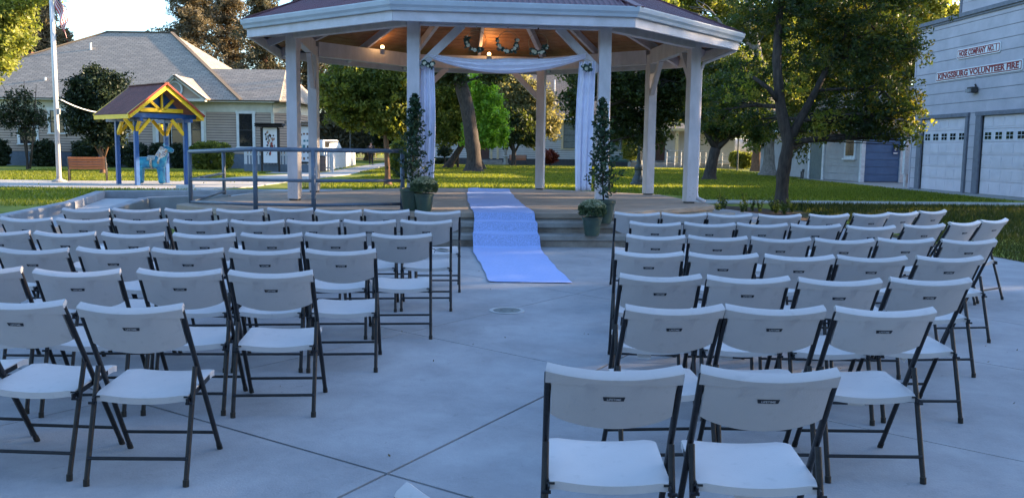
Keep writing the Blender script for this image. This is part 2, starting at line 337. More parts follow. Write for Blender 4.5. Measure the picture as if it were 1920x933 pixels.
# --- paths
def strip(name, L, R_, m, dz=0., cell=None):
    o = patch(name, L+R_[::-1], m, dz, thick=.10); return o
patch('left_walk', [(-40, 28.4), (-22, 28.1), (-14, 27.4), (-9.6, 27.2), (-8.8, 29.5), (-8.7, 34), (-8.5, 40), (-8.2, 44), (-9.6, 66), (-10.2, 96), (-12.2, 96), (-11.3, 68), (-10.2, 48), (-11.3, 42), (-12.1, 37.5), (-13.5, 33.2), (-16, 32.6), (-24, 32.4), (-40, 32.2)], WALKC, -.012, thick=.1)
patch('fence_walk', [(-18, 45.2), (-10.3, 44.6), (-10.3, 46.4), (-18, 46.6)], WALKC, -.010, thick=.1)
patch('lawn_walk', [(3.4, 24.0), (4.2, 22.6), (5.0, 23.6), (7, 24.2), (15.0, 24.9), (40, 26.5), (40, 27.6), (15.0, 26.0), (6.5, 25.3), (4.6, 25.2)], WALKC, -.008, thick=.1)
patch('fire_apron', [(40, 26.9), (16.0, 26.1), (15.7, 29), (15.55, 32), (15.2, 35.5), (15.4, 38.6), (15.9, 41), (15.2, 47), (14.6, 52), (14.5, 56), (40, 56)], mat('apron_concrete', (.30, .28, .255), .9, .12, 1.2, .3, 60), -.006, thick=.1)
patch('building_walk', [(9.5, 73.2), (13.2, 72.4), (15.2, 62), (17.2, 51.5), (18.4, 51.6), (16.6, 63), (14.2, 73.6), (9.5, 74.6)], WALKC, -.010, thick=.1)
patch('street', [(-160, 104), (160, 100), (160, 112), (-160, 116)], ASPH, -.012)
patch('street_kerb', [(-160, 102.9), (160, 98.9), (160, 99.9), (-160, 103.9)], WALKC, .09, thick=.14)
patch('soil_bed', [(4.5, 22.3), (5.3, 21.0), (5.85, 19), (6.4, 15.5), (6.78, 12.4), (6.95, 11.6), (7.25, 9.2), (8.0, 9.4), (7.8, 12), (7.3, 15), (6.6, 18.5), (6.6, 21.4), (6.0, 22.7), (4.9, 23.1)], SOIL, -.028)
patch('shaded_rough_bed', [(6.2, 17.2), (6.75, 13.2), (7.15, 10), (7.9, 5), (22, 5), (24, 24.9), (15, 24.2), (7.2, 23.6), (6.6, 21.4)], mat('shaded_rough_ground', (.060, .062, .022), .95, .4, 1.6, 1., 40, col2=(.085, .055, .038), spec=.1), -.022)  # soil and rough grass, with the lawn's shade put into the dark colour
# ================================================================== GAZEBO
CX, CY, R8, ROT = -.447, 17.37, 3.865, .1065
def oct8(k, r): a = math.radians(-112.5+45*k)+ROT; return (CX+r*math.cos(a), CY+r*math.sin(a))
FZ = .645
plat = thing('gazebo_platform', 'raised octagonal concrete platform with steps under the white gazebo', 'platform')
top = [(-5.3, 16.75), (-5.38, 14.05), (-3.85, 12.65), (-1.75, 12.78), (-1.7, 13.08), (1.56, 13.35), (3.62, 15.75)]+[oct8(k, R8+.33) for k in (3, 4, 5, 6)]+[(-5.3, 18.9)]
MB().prism(top, FZ-.09, FZ).obj('floor_slab', CONCF, plat, bevel=.012)
def inset(P, d):
    cx = sum(p[0] for p in P)/len(P); cy = sum(p[1] for p in P)/len(P)
    return [(p[0]+(cx-p[0])*d/math.hypot(cx-p[0], cy-p[1]), p[1]+(cy-p[1])*d/math.hypot(cx-p[0], cy-p[1])) for p in P]
MB().prism(inset(top, .035), -.05, FZ-.09).obj('footing', CONC2, plat)
for nm, P, z in (('step', [(-1.72, 12.79), (1.70, 13.05), (3.98, 15.68), (3.6, 17.0), (0, 16), (-1.72, 14)], .524),
                 ('step', [(-1.74, 12.49), (1.84, 12.74), (4.34, 15.6), (3.8, 17.2), (0, 16), (-1.74, 14)], .367)):
    MB().prism(P, z-.085, z).obj(nm, CONC2, plat, bevel=.012)
    MB().prism(inset(P, .03), 0, z-.085).obj('riser', mat('riser_brown', (.25, .22, .19), .95, .3, 3, .4, 40, col2=(.13, .105, .085)), plat)  # risers in a darker, mottled brown than the treads
# access ramp with kerb walls on the left
ramp = thing('access_ramp', 'pale concrete access ramp with low kerb walls left of the gazebo', 'ramp')
def wall(a, b_, za, zb, w=.2, z0=-.05):
    a, b_ = Vector((*a, 0)), Vector((*b_, 0)); d = (b_-a).normalized(); n = Vector((-d.y, d.x, 0))*w/2
    P = [a-n, b_-n, b_+n, a+n]; zt = [za, zb, zb, za]
    return MB().add([(p.x, p.y, z0) for p in P]+[(p.x, p.y, z) for p, z in zip(P, zt)], [(3, 2, 1, 0), (4, 5, 6, 7), (0, 1, 5, 4), (1, 2, 6, 5), (2, 3, 7, 6), (3, 0, 4, 7)])
wall((-7.45, 9.6), (-7.75, 13.3), .36, .5).obj('kerb_wall', CONC, ramp, bevel=.015)
wall((-7.76, 13.36), (-8.2, 16.2), .5, .52).obj('kerb_wall', CONC, ramp, bevel=.015)
wall((-8.21, 16.26), (-9.1, 19.42), .52, .56).obj('kerb_wall', CONC, ramp, bevel=.015)
wall((-9.05, 19.56), (-3.6, 19.72), .56, .66).obj('kerb_wall', CONC, ramp, bevel=.015)
wall((-6.95, 12.6), (-6.98, 16.66), .3, .59).obj('kerb_wall', CONC, ramp, bevel=.015)
wall((-7.0, 16.8), (-5.42, 16.86), .59, .66).obj('kerb_wall', CONC, ramp, bevel=.015)
RF = mat('ramp_floor', (.42, .42, .43), .85, .08, 1.5, .3, 80, col2=(.34, .34, .345))
b = MB(); zf = lambda x, y: .13+.27*min(1, max(0, (y-9.6)/7))
pts = [(-7.35, 9.6), (-5.9, 9.6), (-6.84, 12.6), (-6.86, 16.6), (-6.9, 19.45), (-8.98, 19.4), (-8.1, 16.3), (-7.66, 13.3)]
b.add([(x, y, -.05) for x, y in pts]+[(x, y, zf(x, y)) for x, y in pts], [(8, 9, 10, 15), (15, 10, 11, 14), (14, 11, 12, 13), (0, 1, 9, 8), (1, 2, 10, 9), (2, 3, 11, 10)])
b.obj('ramp_surface', RF, ramp)
MB().add([(-6.9, 16.95, .40), (-5.3, 17.0, .63), (-5.3, 19.6, .63), (-6.9, 19.45, .40)], [(0, 1, 2, 3)]).obj('ramp_surface', RF, ramp)
MB().add([(-5.3, 16.95, .63), (-4.2, 17.0, .642), (-3.4, 19.65, .642), (-5.3, 19.62, .63)], [(0, 1, 2, 3)]).obj('landing', RF, ramp)
# --- gazebo frame
WH = mat('white_paint_wood', (.60, .565, .60), .55, .06, 5, .12, 60, col2=(.50, .47, .495), stretch=(1, 1, .4), spec=.3)
WH2 = mat('white_paint_fascia', (.61, .565, .60), .5, .07, 3, .1, 50, col2=(.50, .46, .475))
gz = thing('gazebo', 'large octagonal white gazebo with maroon metal roof on square posts', 'gazebo')
BZ = 3.44
for k in range(8):
    x, y = oct8(k, R8); b = MB(); yaw = math.radians(-112.5+45*k)+ROT+math.pi/2
    if k in (0, 1): yaw = 0.03
    elif k in (2, 7): yaw = math.radians(-8 if k == 7 else 14)
    elif k == 3: yaw = .35
    elif k == 6: yaw = -.05
    M = Matrix.Rotation(yaw, 3, 'Z')
    b.box((x, y, (FZ+.03+BZ+.2)/2), (.19, .19, BZ+.2-FZ-.03), 0, M)
    p = b.obj('post', WH, gz, bevel=.006)
    MB().box((x, y, FZ+.02), (.15, .15, .04), 0, M).obj('post_base', mat('dark_bracket', (.06, .055, .05), .6, .2, 20), gz)
    # bolt heads near the foot
    b = MB()
    for i in range(4):
        q = M @ Vector(((-.03, .03)[i % 2], -.097, 0)); b.box((x+q.x, y+q.y, FZ+.12+.055*i), (.012, .006, .012), 0, M)
    b.obj('bolt', mat('bolt_grey', (.3, .3, .31), .5, .2, 20), p)
    # beam to next post
    a = Vector((*oct8(k, R8-.0), 0)); c = Vector((*oct8((k+1) % 8, R8), 0)); d = (c-a).normalized()
    z = Vector((0, 0, BZ+.15)); n = Vector((d.y, -d.x, 0))
    MB().beam(a+z+d*.1, c+z-d*.1, .14, .30).obj('beam', WH, gz, bevel=.005)
    # knee braces
    for s, e, dd in ((a, c, d), (c, a, -d)) if k % 2 == 0 else ():
        q0 = s+dd*.09+Vector((0, 0, BZ-.62)); q1 = s+dd*.74+Vector((0, 0, BZ+.02))
        MB().beam(q0, q1, .09, .12).obj('brace', WH, gz, bevel=.004)
RE = 4.64
b = MB()
for k in range(8):
    a, c = Vector((*oct8(k, RE), 3.40)), Vector((*oct8((k+1) % 8, RE), 3.40)); up = Vector((0, 0, .17))
    ai, ci = Vector((*oct8(k, RE-.05), 3.40)), Vector((*oct8((k+1) % 8, RE-.05), 3.40)); g = (c-a)*.0006
    MB().add([a+g, c-g, ci-g, ai+g, a+g+up, c-g+up, ci-g+up, ai+g+up], [(3, 2, 1, 0), (4, 5, 6, 7), (0, 1, 5, 4), (1, 2, 6, 5), (2, 3, 7, 6), (3, 0, 4, 7)]).obj('fascia', WH2, gz, bevel=.004)
    # gutter profile (K style)
    prof = [(RE+.004, 3.545), (RE+.055, 3.545), (RE+.07, 3.585), (RE+.10, 3.62), (RE+.112, 3.675), (RE+.112, 3.69), (RE+.10, 3.69), (RE+.098, 3.675), (RE+.01, 3.64)]
    v = [(*oct8(k, r), z) for r, z in prof]+[(*oct8((k+1) % 8, r), z) for r, z in prof]; n_ = len(prof)
    MB().add(v, [(i, i+1, n_+i+1, n_+i) for i in range(n_-1)]).obj('gutter', mat('gutter_metal', (.48, .52, .58), .35, .05, 4, spec=.5), gz)
# rafters, ceiling boards and corrugated roof
AP = Vector((CX, CY, 5.5)); EZ = 3.60
CEIL = mat('ceiling_boards', (.34, .17, .085), .6, .2, 3, .2, 30, col2=(.26, .11, .05), stretch=(1, 1, 1))
ROOF = mat('maroon_metal', (.115, .038, .05), .45, .15, 1.5, .1, 30, col2=(.085, .03, .042), spec=.5)
for k in range(8):
    a3 = Vector((*oct8(k, RE-.06), EZ)); c3 = Vector((*oct8((k+1) % 8, RE-.06), EZ)); up = Vector((0, 0, 1))
    dn = Vector((0, 0, -.085))
    MB().beam(a3+dn, AP+dn*1.2-(AP-a3)*.02, .09, .17).obj('hip_rafter', WH, gz, bevel=.004)
    m3 = a3.lerp(c3, .5); MB().beam(m3+dn, m3.lerp(AP, .95)+dn, .07, .14).obj('rafter', WH, gz, bevel=.004)
    # ceiling: boards as strips with real grooves
    b = MB(); NB = 34; lift = Vector((0, 0, .015))
    for i in range(NB):
        t0, t1 = i/NB+.0015, (i+1)/NB-.0015
        q = [a3.lerp(AP, t0), c3.lerp(AP, t0), c3.lerp(AP, t1), a3.lerp(AP, t1)]
        b.add([p+lift for p in q]+[p+lift+Vector((0, 0, .02)) for p in q], [(3, 2, 1, 0), (4, 5, 6, 7), (0, 1, 5, 4), (1, 2, 6, 5), (2, 3, 7, 6), (3, 0, 4, 7)])
    o = b.obj('ceiling_board', CEIL, gz); o['kind'] = 'stuff'
    # corrugated sheet
    A = Vector((*oct8(k, RE+.09), 3.672)); C = Vector((*oct8((k+1) % 8, RE+.09), 3.672)); T_ = Vector((CX, CY, 5.62)); W_ = (C-A).length; nrm = (C-A).cross(T_-A).normalized()
    b = MB(); NR = 42; mid = A.lerp(C, .5)
    for i in range(NR):
        x0 = i/NR; xr = [x0, x0+.25/NR, x0+.4/NR, x0+.6/NR, x0+.75/NR, x0+1/NR]; hh = [0, 0, .016, .016, 0, 0]
        for j in range(5):
            q = []
            for x, h in ((xr[j], hh[j]), (xr[j+1], hh[j+1])):
                P = A.lerp(C, x); tmax = 1-abs(2*x-1); run = (T_-mid)
                q.append((P+nrm*h, P+run*tmax+nrm*h))
            b.add([q[0][0], q[1][0], q[1][1], q[0][1]], [(0, 1, 2, 3)])
    b.obj('roof_panel', ROOF, gz)
    MB().beam(A+nrm*.02, T_+nrm*.02, .16, .02).obj('ridge_cap', ROOF, gz)
    if k in (0, 1, 2, 7):                           # outriggers under the eave
        pa = Vector((*oct8(k, R8+.08), BZ+.1)); pb = Vector((*oct8(k, RE-.06), 3.47)); MB().beam(pa, pb, .07, .12).obj('outrigger', WH, gz)
        for dk in (-.28, .28):
            pass
# a small cupola base closes the roof tip
MB().lathe([(.34, 5.45), (.34, 5.75), (.42, 5.78), (.02, 6.1)], (CX, CY, 0), 8).obj('roof_cap', ROOF, gz)
# downspout on the right post
dx, dy = oct8(2, R8); ex, ey = oct8(2, RE+.03)
MB().tube([(ex-.04, ey+.02, 3.52), (ex-.08, ey+.03, 3.40), (dx+.2, dy+.06, 3.20), (dx+.135, dy+.03, 3.05), (dx+.135, dy+.03, .85), (dx+.15, dy, .74), (dx+.27, dy-.1, .68)], .036, 8).obj('downspout', WH2, gz, smooth=True)
# lamps up in the beams
for j, (px, py, y) in enumerate(((717, 91, 19.6), (917, 104, 20.4))):
    c = at(px, py, y); l = thing('beam_lamp', ('lit warm spotlight on the rear beam left of the front left post', 'lit warm spotlight on the rear beam beneath the wreaths')[j], 'lamp', c, group='lit spotlights under the gazebo roof')
    MB().lathe([(.0, -.12), (.05, -.12), (.055, -.04), (.045, .0)], n=12).obj('housing', WH2, l)
    MB().lathe([(.0, .0), (.034, .005), (.042, .03), (.03, .06), (.0, .068)], n=12).obj('bulb', emit('warm_bulb_%d' % j, (1, .62, .25), 3.5), l)
    ld = bpy.data.lights.new('bulb_light', 'POINT'); ld.energy = 2 if j else .8; ld.color = (1, .55, .2); ld.shadow_soft_size = .04
    lo = bpy.data.objects.new('bulb_light', ld); COL.objects.link(lo); lo.parent = l; lo.location = (0, 0, .12)
# --- railing (blue grey pipe)
PIPE = mat('blue_grey_pipe', (.10, .135, .19), .45, .12, 10, .1, 60, spec=.45)
rl = thing('pipe_railing', 'blue grey pipe railing along the left edge of the gazebo platform', 'railing')
Pp = [(-5.57, 17.0, .62, .88), (-5.27, 14.4, .575, .905), (-3.80, 13.0, .64, .9), (-2.93, 12.95, .64, .9), (-1.70, 13.56, .64, .9)]
tops = [(x, y, z+h) for x, y, z, h in Pp]
for x, y, z, h in Pp: MB().tube([(x, y, z), (x, y, z+h)], .034, 10).obj('upright', PIPE, rl, smooth=True); 
for x, y, z, h in Pp: MB().lathe([(.055, 0), (.055, .012), (.0, .012)], (x, y, z), 10).obj('foot_plate', PIPE, rl)
MB().tube(tops, .032, 10).obj('top_rail', PIPE, rl, smooth=True)
for f, nm in ((.50, 'middle_rail'), (.1, 'bottom_rail')):
    for a, c in zip(Pp[:-1], Pp[1:]): MB().tube([(a[0], a[1], a[2]+a[3]*f), (c[0], c[1], c[2]+c[3]*f)], .024, 8).obj(nm, PIPE, rl, smooth=True)
# --- aisle runner
RUN = mat('runner_white', (.33, .43, .76), .8, .05, 30, .15, 120); LACE = mat('runner_lace', (.31, .40, .72), .85, .1, 60, .5, 150, col2=(.23, .30, .52), detail=2)
rn = thing('aisle_runner', 'long white fabric runner down the gazebo steps into the aisle', 'carpet')
prof = [(21.1, .650, -1.06, -.10, 0), (19.0, .651, -.98, -.03, 0), (17, .652, -.88, .06, 0), (15, .65, -.75, .18, 0), (13.12, .652, -.58, .335, 0), (13.05, .640, -.575, .34, 0), (13.03, .545, -.572, .345, 1), (12.83, .532, -.57, .36, 1), (12.76, .525, -.57, .37, 0), (12.73, .40, -.566, .375, 1),
        (12.54, .375, -.562, .39, 1), (12.46, .37, -.56, .395, 0), (12.43, .22, -.555, .40, 1), (12.2, .200, -.545, .40, 1), (11.2, .181, -.44, .485, 0), (10.2, .166, -.32, .585, 0), (9.48, .153, -.235, .66, 0)]
pr = []
for i in range(len(prof)-1):
    a, c = prof[i], prof[i+1]; n = max(1, int(abs(a[0]-c[0])/.12))
    for k in range(n): f = k/n; pr.append([a[j]*(1-f)+c[j]*f for j in range(4)]+[c[4]])
pr.append(list(prof[-1]))
b = MB(); NX = 12
for i, q in enumerate(pr):
    for k in range(NX+1):
        f = k/NX; wob = .007*math.sin(i*.55+k*.5)+.004*math.sin(i*1.9+k*.8)+.005*math.sin(k*1.1-i*.23)
        b.v.append((q[2]*(1-f)+q[3]*f+(.008*math.sin(i*.35)+.006*math.sin(i*1.1+f*3))*(f-.5)*2, q[0], q[1]+max(0, wob)+.003))
for i in range(len(pr)-1):
    for k in range(NX): b.f.append((i*(NX+1)+k, i*(NX+1)+k+1, (i+1)*(NX+1)+k+1, (i+1)*(NX+1)+k)); b.m.append(int(pr[i+1][4]))
b.obj('cloth', [RUN, LACE], rn, smooth=True)
# --- drapery
DRP = mat('drape_fabric', (.77, .76, .90), .75, .05, 6, .1, 60, spec=.2)
DRP.node_tree.nodes['Principled BSDF'].inputs['Sheen Weight'].default_value = .3
pl_ = Vector((*oct8(0, R8), 0)); pr_ = Vector((*oct8(1, R8), 0))
A_ = at(806, 112, 13.75); B_ = at(1098, 112, 13.95)
def swag(u, v):
    x = A_.lerp(B_, u); sag = 4*u*(1-u); e = abs(2*u-1)
    hh = .10+.13*(1-e**2.2); mid = x.z-.235*sag+.02; fold = .020*math.sin(v*19+u*3)+.012*math.sin(v*41+u*7)
    return (x.x, x.y-.09+fold-.05*math.sin(v*math.pi)*sag, mid+hh*(1-v)-hh*.35*(1-v)*e-.0)
b = MB().grid(swag, 60, 22)
dr1 = b.obj('swag_drape', DRP, smooth=True, solid=.004); T(dr1, 'white fabric swag draped between the two front gazebo posts', 'drapery')
for side, (px0, px1, pxb0, pxb1, yb, y_) in enumerate(((790, 814, 784, 813, 349, 13.72), (1086, 1116, 1079, 1108, 357, 13.92))):
    t0, t1, c0, c1 = at(px0, 116, y_), at(px1, 116, y_), at(pxb0, yb, y_), at(pxb1, yb, y_)
    def drop(u, v):
        p = t0.lerp(t1, u).lerp(c0.lerp(c1, u), v); bul = math.sin(math.pi*v)*.03*(1 if side == 0 else -1)*(u if side == 0 else 1-u)
        return (p.x+bul, p.y-.03+.022*math.sin(u*17+v*2)+.013*math.sin(u*37+v*1.2), p.z)
    o = MB().grid(drop, 40, 24).obj('hanging_drape', DRP, smooth=True, solid=.004)
    T(o, ('white drape hanging down beside the front left gazebo post', 'white drape hanging down beside the front right gazebo post')[side], 'drapery', group='drapes at the gazebo entrance')
# --- hoops with eucalyptus and white flowers
GOLD = mat('brass_hoop', (.50, .36, .20), .4, .1, 10, metal=.6); EUC = leafmat('eucalyptus_leaf', [(.03, .07, .06), (.06, .12, .10), (.10, .17, .14)], .15, (1.2, 1.2, 1.0)); FLW = mat('white_petals', (.74, .73, .60), .7, .08, 30)
def hoop(px, py, y, r, arc, label, nfl, name='flower_hoop', grp='flower hoops hung along the gazebo beam'):
    c = at(px, py, y); t = thing(name, label, 'wreath', c, random.uniform(-.15, .15), grp)
    b = MB(); n = 40; b.tube([(r*math.cos(2*math.pi*i/n), 0, r*math.sin(2*math.pi*i/n)) for i in range(n+1)], .0035, 6, cap=False); b.obj('hoop', GOLD, t, smooth=True)
    if grp.startswith('flower hoops'):
        MB().tube([(0, 0, r), (.004, .0, r+.07)], .0018, 5).obj('string', GOLD, t)
        MB().lathe([(.0, r+.05), (.008, r+.055), (.012, r+.075), (.0, r+.085)], n=8).obj('hook', mat('dark_bracket', (.06, .055, .05)), t)
    cs = []; 
    for i in range(34):
        a = math.radians(random.uniform(*arc)); rr = r+random.gauss(0, .018); cs.append((rr*math.cos(a), random.uniform(-.025, .015), rr*math.sin(a)))
    leaves('greenery', EUC, cs, .03, 7, .042, t, .8, 0)
    for i in range(nfl):
        a = math.radians(arc[0]+(arc[1]-arc[0])*(i+.5)/nfl+random.uniform(-6, 6)); s = random.choice((.016, .022, .032)); b = MB()
        for j in range(3):
            m_ = 7-j; 
            for k in range(m_):
                q = 2*math.pi*k/m_+j*.4; R0 = s*(1-.3*j); d = Vector((math.cos(q), 0, math.sin(q))); e = Vector((-math.sin(q), 0, math.cos(q))); f = Vector((0, -1, 0))
                b.add([f*.006*j, d*R0*.7+e*R0*.35+f*(.008+.012*j), d*R0+f*(.004+.012*j), d*R0*.7-e*R0*.35+f*(.008+.012*j)], [(0, 1, 2, 3)])
        b.obj('flower', FLW, t, loc=(r*math.cos(a), -.035, r*math.sin(a)))
    return t
hoop(893, 76, 13.72, .150, (150, 305), 'brass hoop with white flowers along its lower left side', 6)
hoop(952, 78, 13.76, .150, (170, 372), 'middle brass hoop with white flowers around its lower half', 9)
hoop(1009, 81, 13.8, .150, (222, 352), 'rightmost brass hoop with white flowers across its bottom', 7)
hoop(804, 116, 13.58, .068, (170, 350), 'small hoop of greenery pinned to the drape at the left post', 3, 'drape_posy', 'small greenery hoops on the drapes')
hoop(1101, 121, 13.78, .068, (170, 350), 'small hoop of greenery pinned to the drape at the right post', 3, 'drape_posy', 'small greenery hoops on the drapes')
# ================================================================== HOUSE ON THE LEFT
TAN = mat('tan_clapboard', (.38, .29, .235), .8, .07, 2, .1, 30); TRIM = mat('cream_trim', (.52, .50, .44), .7, .08, 3); FOUND = mat('blue_grey_base', (.13, .16, .21), .85, .12, 4)
WTRIM = mat('white_trim', (.62, .62, .62), .65, .07, 4); DGL = glass('dark_glass', (.022, .022, .024)); SASH = mat('dark_sash', (.03, .03, .035), .6, .1, 8)
def shingle(name, c1, c2, sc=1.):
    if name in MATS: return MATS[name]
    m = bpy.data.materials.new(name); m.use_nodes = True; n = m.node_tree; B = n.nodes['Principled BSDF']; L = n.links.new
    B.inputs['Roughness'].default_value = .9; B.inputs['Specular IOR Level'].default_value = .15
    uv = n.nodes.new('ShaderNodeUVMap'); br = n.nodes.new('ShaderNodeTexBrick'); L(uv.outputs[0], br.inputs[0])
    br.inputs['Scale'].default_value = 1; br.inputs['Brick Width'].default_value = .42*sc; br.inputs['Row Height'].default_value = .19*sc
    br.inputs['Mortar Size'].default_value = .014; br.inputs['Color1'].default_value = (*c1, 1); br.inputs['Color2'].default_value = (*c2, 1); br.inputs['Mortar'].default_value = tuple(x*.35 for x in c1)+(1,)
    bp = n.nodes.new('ShaderNodeBump'); bp.inputs['Strength'].default_value = .8; bp.inputs['Distance'].default_value = .02; bp.invert = True
    L(br.outputs['Fac'], bp.inputs['Height']); L(bp.outputs[0], B.inputs['Normal']); L(br.outputs[0], B.inputs['Base Color']); MATS[name] = m; return m
SHG = shingle('grey_shingles', (.37, .315, .26), (.27, .235, .20)); SHB = shingle('brown_shingles', (.26, .20, .16), (.19, .15, .125))
def roofface(name, pts, m, parent, thick=.08):
    """planar roof face with UV in metres along its eave"""
    P = [Vector(p) for p in pts]; u = (P[1]-P[0]).normalized(); n = u.cross(P[2]-P[0]).normalized(); v = n.cross(u)
    b = MB(); k = len(P); b.add(P+[p-n*thick for p in P], [tuple(range(k)), tuple(range(2*k-1, k-1, -1))]+[((i+1) % k, i, k+i, k+(i+1) % k) for i in range(k)])
    o = b.obj(name, m, parent); uvl = o.data.uv_layers.new(name='UVMap')
    for lp in o.data.loops:
        p = o.data.vertices[lp.vertex_index].co-P[0]; uvl.data[lp.index].uv = (p.dot(u), p.dot(v))
    return o
def siding(name, a, b_, z0, z1, m, parent, lap=.155, kind='stuff', prof=.034):
    """clapboards as real laps between plan points a -> b_ (outward normal to the right of a->b_)"""
    a, b_ = Vector((*a, 0)), Vector((*b_, 0)); d = (b_-a).normalized(); n = Vector((d.y, -d.x, 0)); k = int(round((z1-z0)/lap)); lap = (z1-z0)/k; b = MB()
    for i in range(k):
        za, zb = z0+i*lap, z0+(i+1)*lap; o0, o1 = n*prof, n*.002
        zc = za+min(.03, lap*.17); bk_ = n*-.02
        b.add([a+o0+Vector((0, 0, zc)), b_+o0+Vector((0, 0, zc)), b_+o1+Vector((0, 0, zb)), a+o1+Vector((0, 0, zb)), a+bk_+Vector((0, 0, zc)), b_+bk_+Vector((0, 0, zc)), b_+bk_+Vector((0, 0, zb)), a+bk_+Vector((0, 0, zb))], [(0, 1, 2, 3), (4, 5, 1, 0), (3, 2, 6, 7)])
    o = b.obj(name, m, parent)
    if kind: o['kind'] = kind
    return o
def window(parent, a, d, n, s0, s1, z0, z1, tw=.13, frame=WTRIM, muntins=0, glassm=None):
    """a: origin, d: along, n: outward; a window part with frame, sash and pane"""
    c = a+d*(s0+s1)/2+Vector((0, 0, (z0+z1)/2)); wd, ht = s1-s0, z1-z0
    P = lambda s, z, o: a+d*s+Vector((0, 0, z))+n*o
    w_ = MB(); U = (0, 0, 1)
    w_.beam(P(s0-tw, z0-.02, .03), P(s0-tw, z1+.02, .03), .07, tw, tuple(d)); w_.v = []; w_.f = []; w_.m = []
    def slab(b, sa, sb, za, zb, o0, o1): b.add([P(sa, za, o0), P(sb, za, o0), P(sb, zb, o0), P(sa, zb, o0), P(sa, za, o1), P(sb, za, o1), P(sb, zb, o1), P(sa, zb, o1)], [(3, 2, 1, 0), (4, 5, 6, 7), (0, 1, 5, 4), (1, 2, 6, 5), (2, 3, 7, 6), (3, 0, 4, 7)])
    slab(w_, s0-tw, s0, z0, z1, .0, .07); slab(w_, s1, s1+tw, z0, z1, .0, .07); slab(w_, s0-tw-.03, s1+tw+.03, z1, z1+tw, .0, .078); slab(w_, s0-tw-.04, s1+tw+.04, z0-.07, z0, .0, .11)
    f = w_.obj('window', frame, parent)
    g = MB(); slab(g, s0, s1, z0, z1, .004, .034); g.obj('pane', glassm or DGL, f)
    g = MB(); t = .04
    slab(g, s0, s0+t, z0+t, z1-t, .035, .052); slab(g, s1-t, s1, z0+t, z1-t, .035, .052); slab(g, s0, s1, z0, z0+t, .035, .052); slab(g, s0, s1, z1-t, z1, .035, .052); slab(g, s0+t, s1-t, (z0+z1)/2-.025, (z0+z1)/2+.025, .035, .055)
    for i in range(muntins): zz = z0+(z1-z0)*(i+1)/(muntins+1); slab(g, s0+t, s1-t, zz-.012, zz+.012, .035, .046)
    g.obj('sash', SASH, f); return f
hs = thing('house', 'long tan clapboard house with grey hipped shingle roof behind the flagpole', 'house')
Yh = 53.5; X0, X1 = -36.5, at(512, 250, Yh).x; zb = .25; zF = at(200, 286, Yh).z; zE = at(150, 187, Yh).z
X, Zh = (lambda px: at(px, 250, Yh).x), (lambda px, py: at(px, py, Yh).z)
XA, XB = (X1, Yh), (X1+1.0, Yh+1.0)
foot = [(X0, Yh), (X1, Yh), (X1+1.0, Yh+1.0), (X1+1.0, Yh+6.4), (X0, Yh+14)]
MB().prism([(x, y) for x, y in foot], -.1, zF).obj('foundation', FOUND, hs)
MB().prism(inset(foot, .12), zF, zE+.02).obj('wall_core', mat('siding_gap_shade', (.06, .05, .045), .9), hs)  # core coloured dark to paint the shade in the clapboard gaps
siding('clapboards', (X0, Yh), (X1, Yh), zF, zE-.62, TAN, hs); siding('clapboards', XA, XB, zF, zE-.62, TAN, hs); siding('clapboards', XB, (X1+1.0, Yh+6.4), zF, zE-.62, TAN, hs)
for a, c in (((X0, Yh), (X1, Yh)), (XA, XB), (XB, (X1+1.0, Yh+6.4))):
    a_, c_ = Vector((*a, 0)), Vector((*c, 0)); d = (c_-a_).normalized(); n = Vector((d.y, -d.x, 0))
    MB().beam(a_+n*.025+Vector((0, 0, zE-.31)), c_+n*.025+Vector((0, 0, zE-.31)), .05, .62).obj('frieze', TRIM, hs)
for x, y in ((X1, Yh-.02), (X1+1.02, Yh+1.0)): MB().box((x, y, (zF+zE-.62)/2), (.16, .16, zE-.62-zF)).obj('corner_board', TRIM, hs)
A0 = Vector((0, Yh, 0)); DX = Vector((1, 0, 0)); NY = Vector((0, -1, 0))
for l, r, t, bt in ((38, 68, 240, 269), (96, 122, 207, 249), (206, 236, 255, 273), (298, 318, 213, 274), (322, 345, 213, 274), (359, 378, 213, 273), (449, 474, 213, 275)):
    window(hs, A0, DX, NY, X(l), X(r), Zh(l, bt), Zh(l, t), .16)
for px in (290, 350, 384): MB().box((X(px), Yh-.03, (Zh(px, 277)+zE-.62)/2), (.2, .06, zE-.62-Zh(px, 277))).obj('pilaster', TRIM, hs)
MB().box(((X0+X1)/2, Yh-.55, zE+.02), (X1-X0+.5, .12, .14)).obj('gutter', TRIM, hs)
MB().box(((X0+X1)/2, Yh-.28, zE-.02), (X1-X0+.4, .54, .04)).obj('soffit', TRIM, hs)
ez = zE+.06; rz = at(260, 61, 61).z; xl, xr = at(200, 61, 61).x, at(322, 62, 61).x; eR = -16.2; eL = X0-.4
roofface('roof_face', [(eL, 52.85, ez), (eR, 52.85, ez), (xr, 61, rz), (xl, 61, rz)], SHG, hs)
roofface('roof_face', [(eR, 52.85, ez), (eR, 69, ez), (xr, 61.0, rz)], SHG, hs); roofface('roof_face', [(eL, 69, ez), (eL, 52.85, ez), (xl, 61, rz)], SHG, hs)
roofface('roof_face', [(eR, 69, ez), (eL, 69, ez), (xl, 61, rz), (xr, 61, rz)], SHG, hs)
for a, c in (((xl, 61, rz), (xr, 61, rz)), ((eR, 52.85, ez), (xr, 61, rz)), ((eL, 52.85, ez), (xl, 61, rz))): MB().beam(Vector(a)+Vector((0, 0, .03)), Vector(c)+Vector((0, 0, .03)), .26, .06).obj('ridge_shingles', SHG, hs)
wz = at(460, 130, 56.9).z; wx = at(536, 134, 56.9).x
roofface('wing_roof', [(eR-2.6, 52.82, ez+.01), (X1+.6, 52.82, ez+.01), (wx, 56.9, wz), (xr+3.2, 56.9, wz)], SHG, hs)
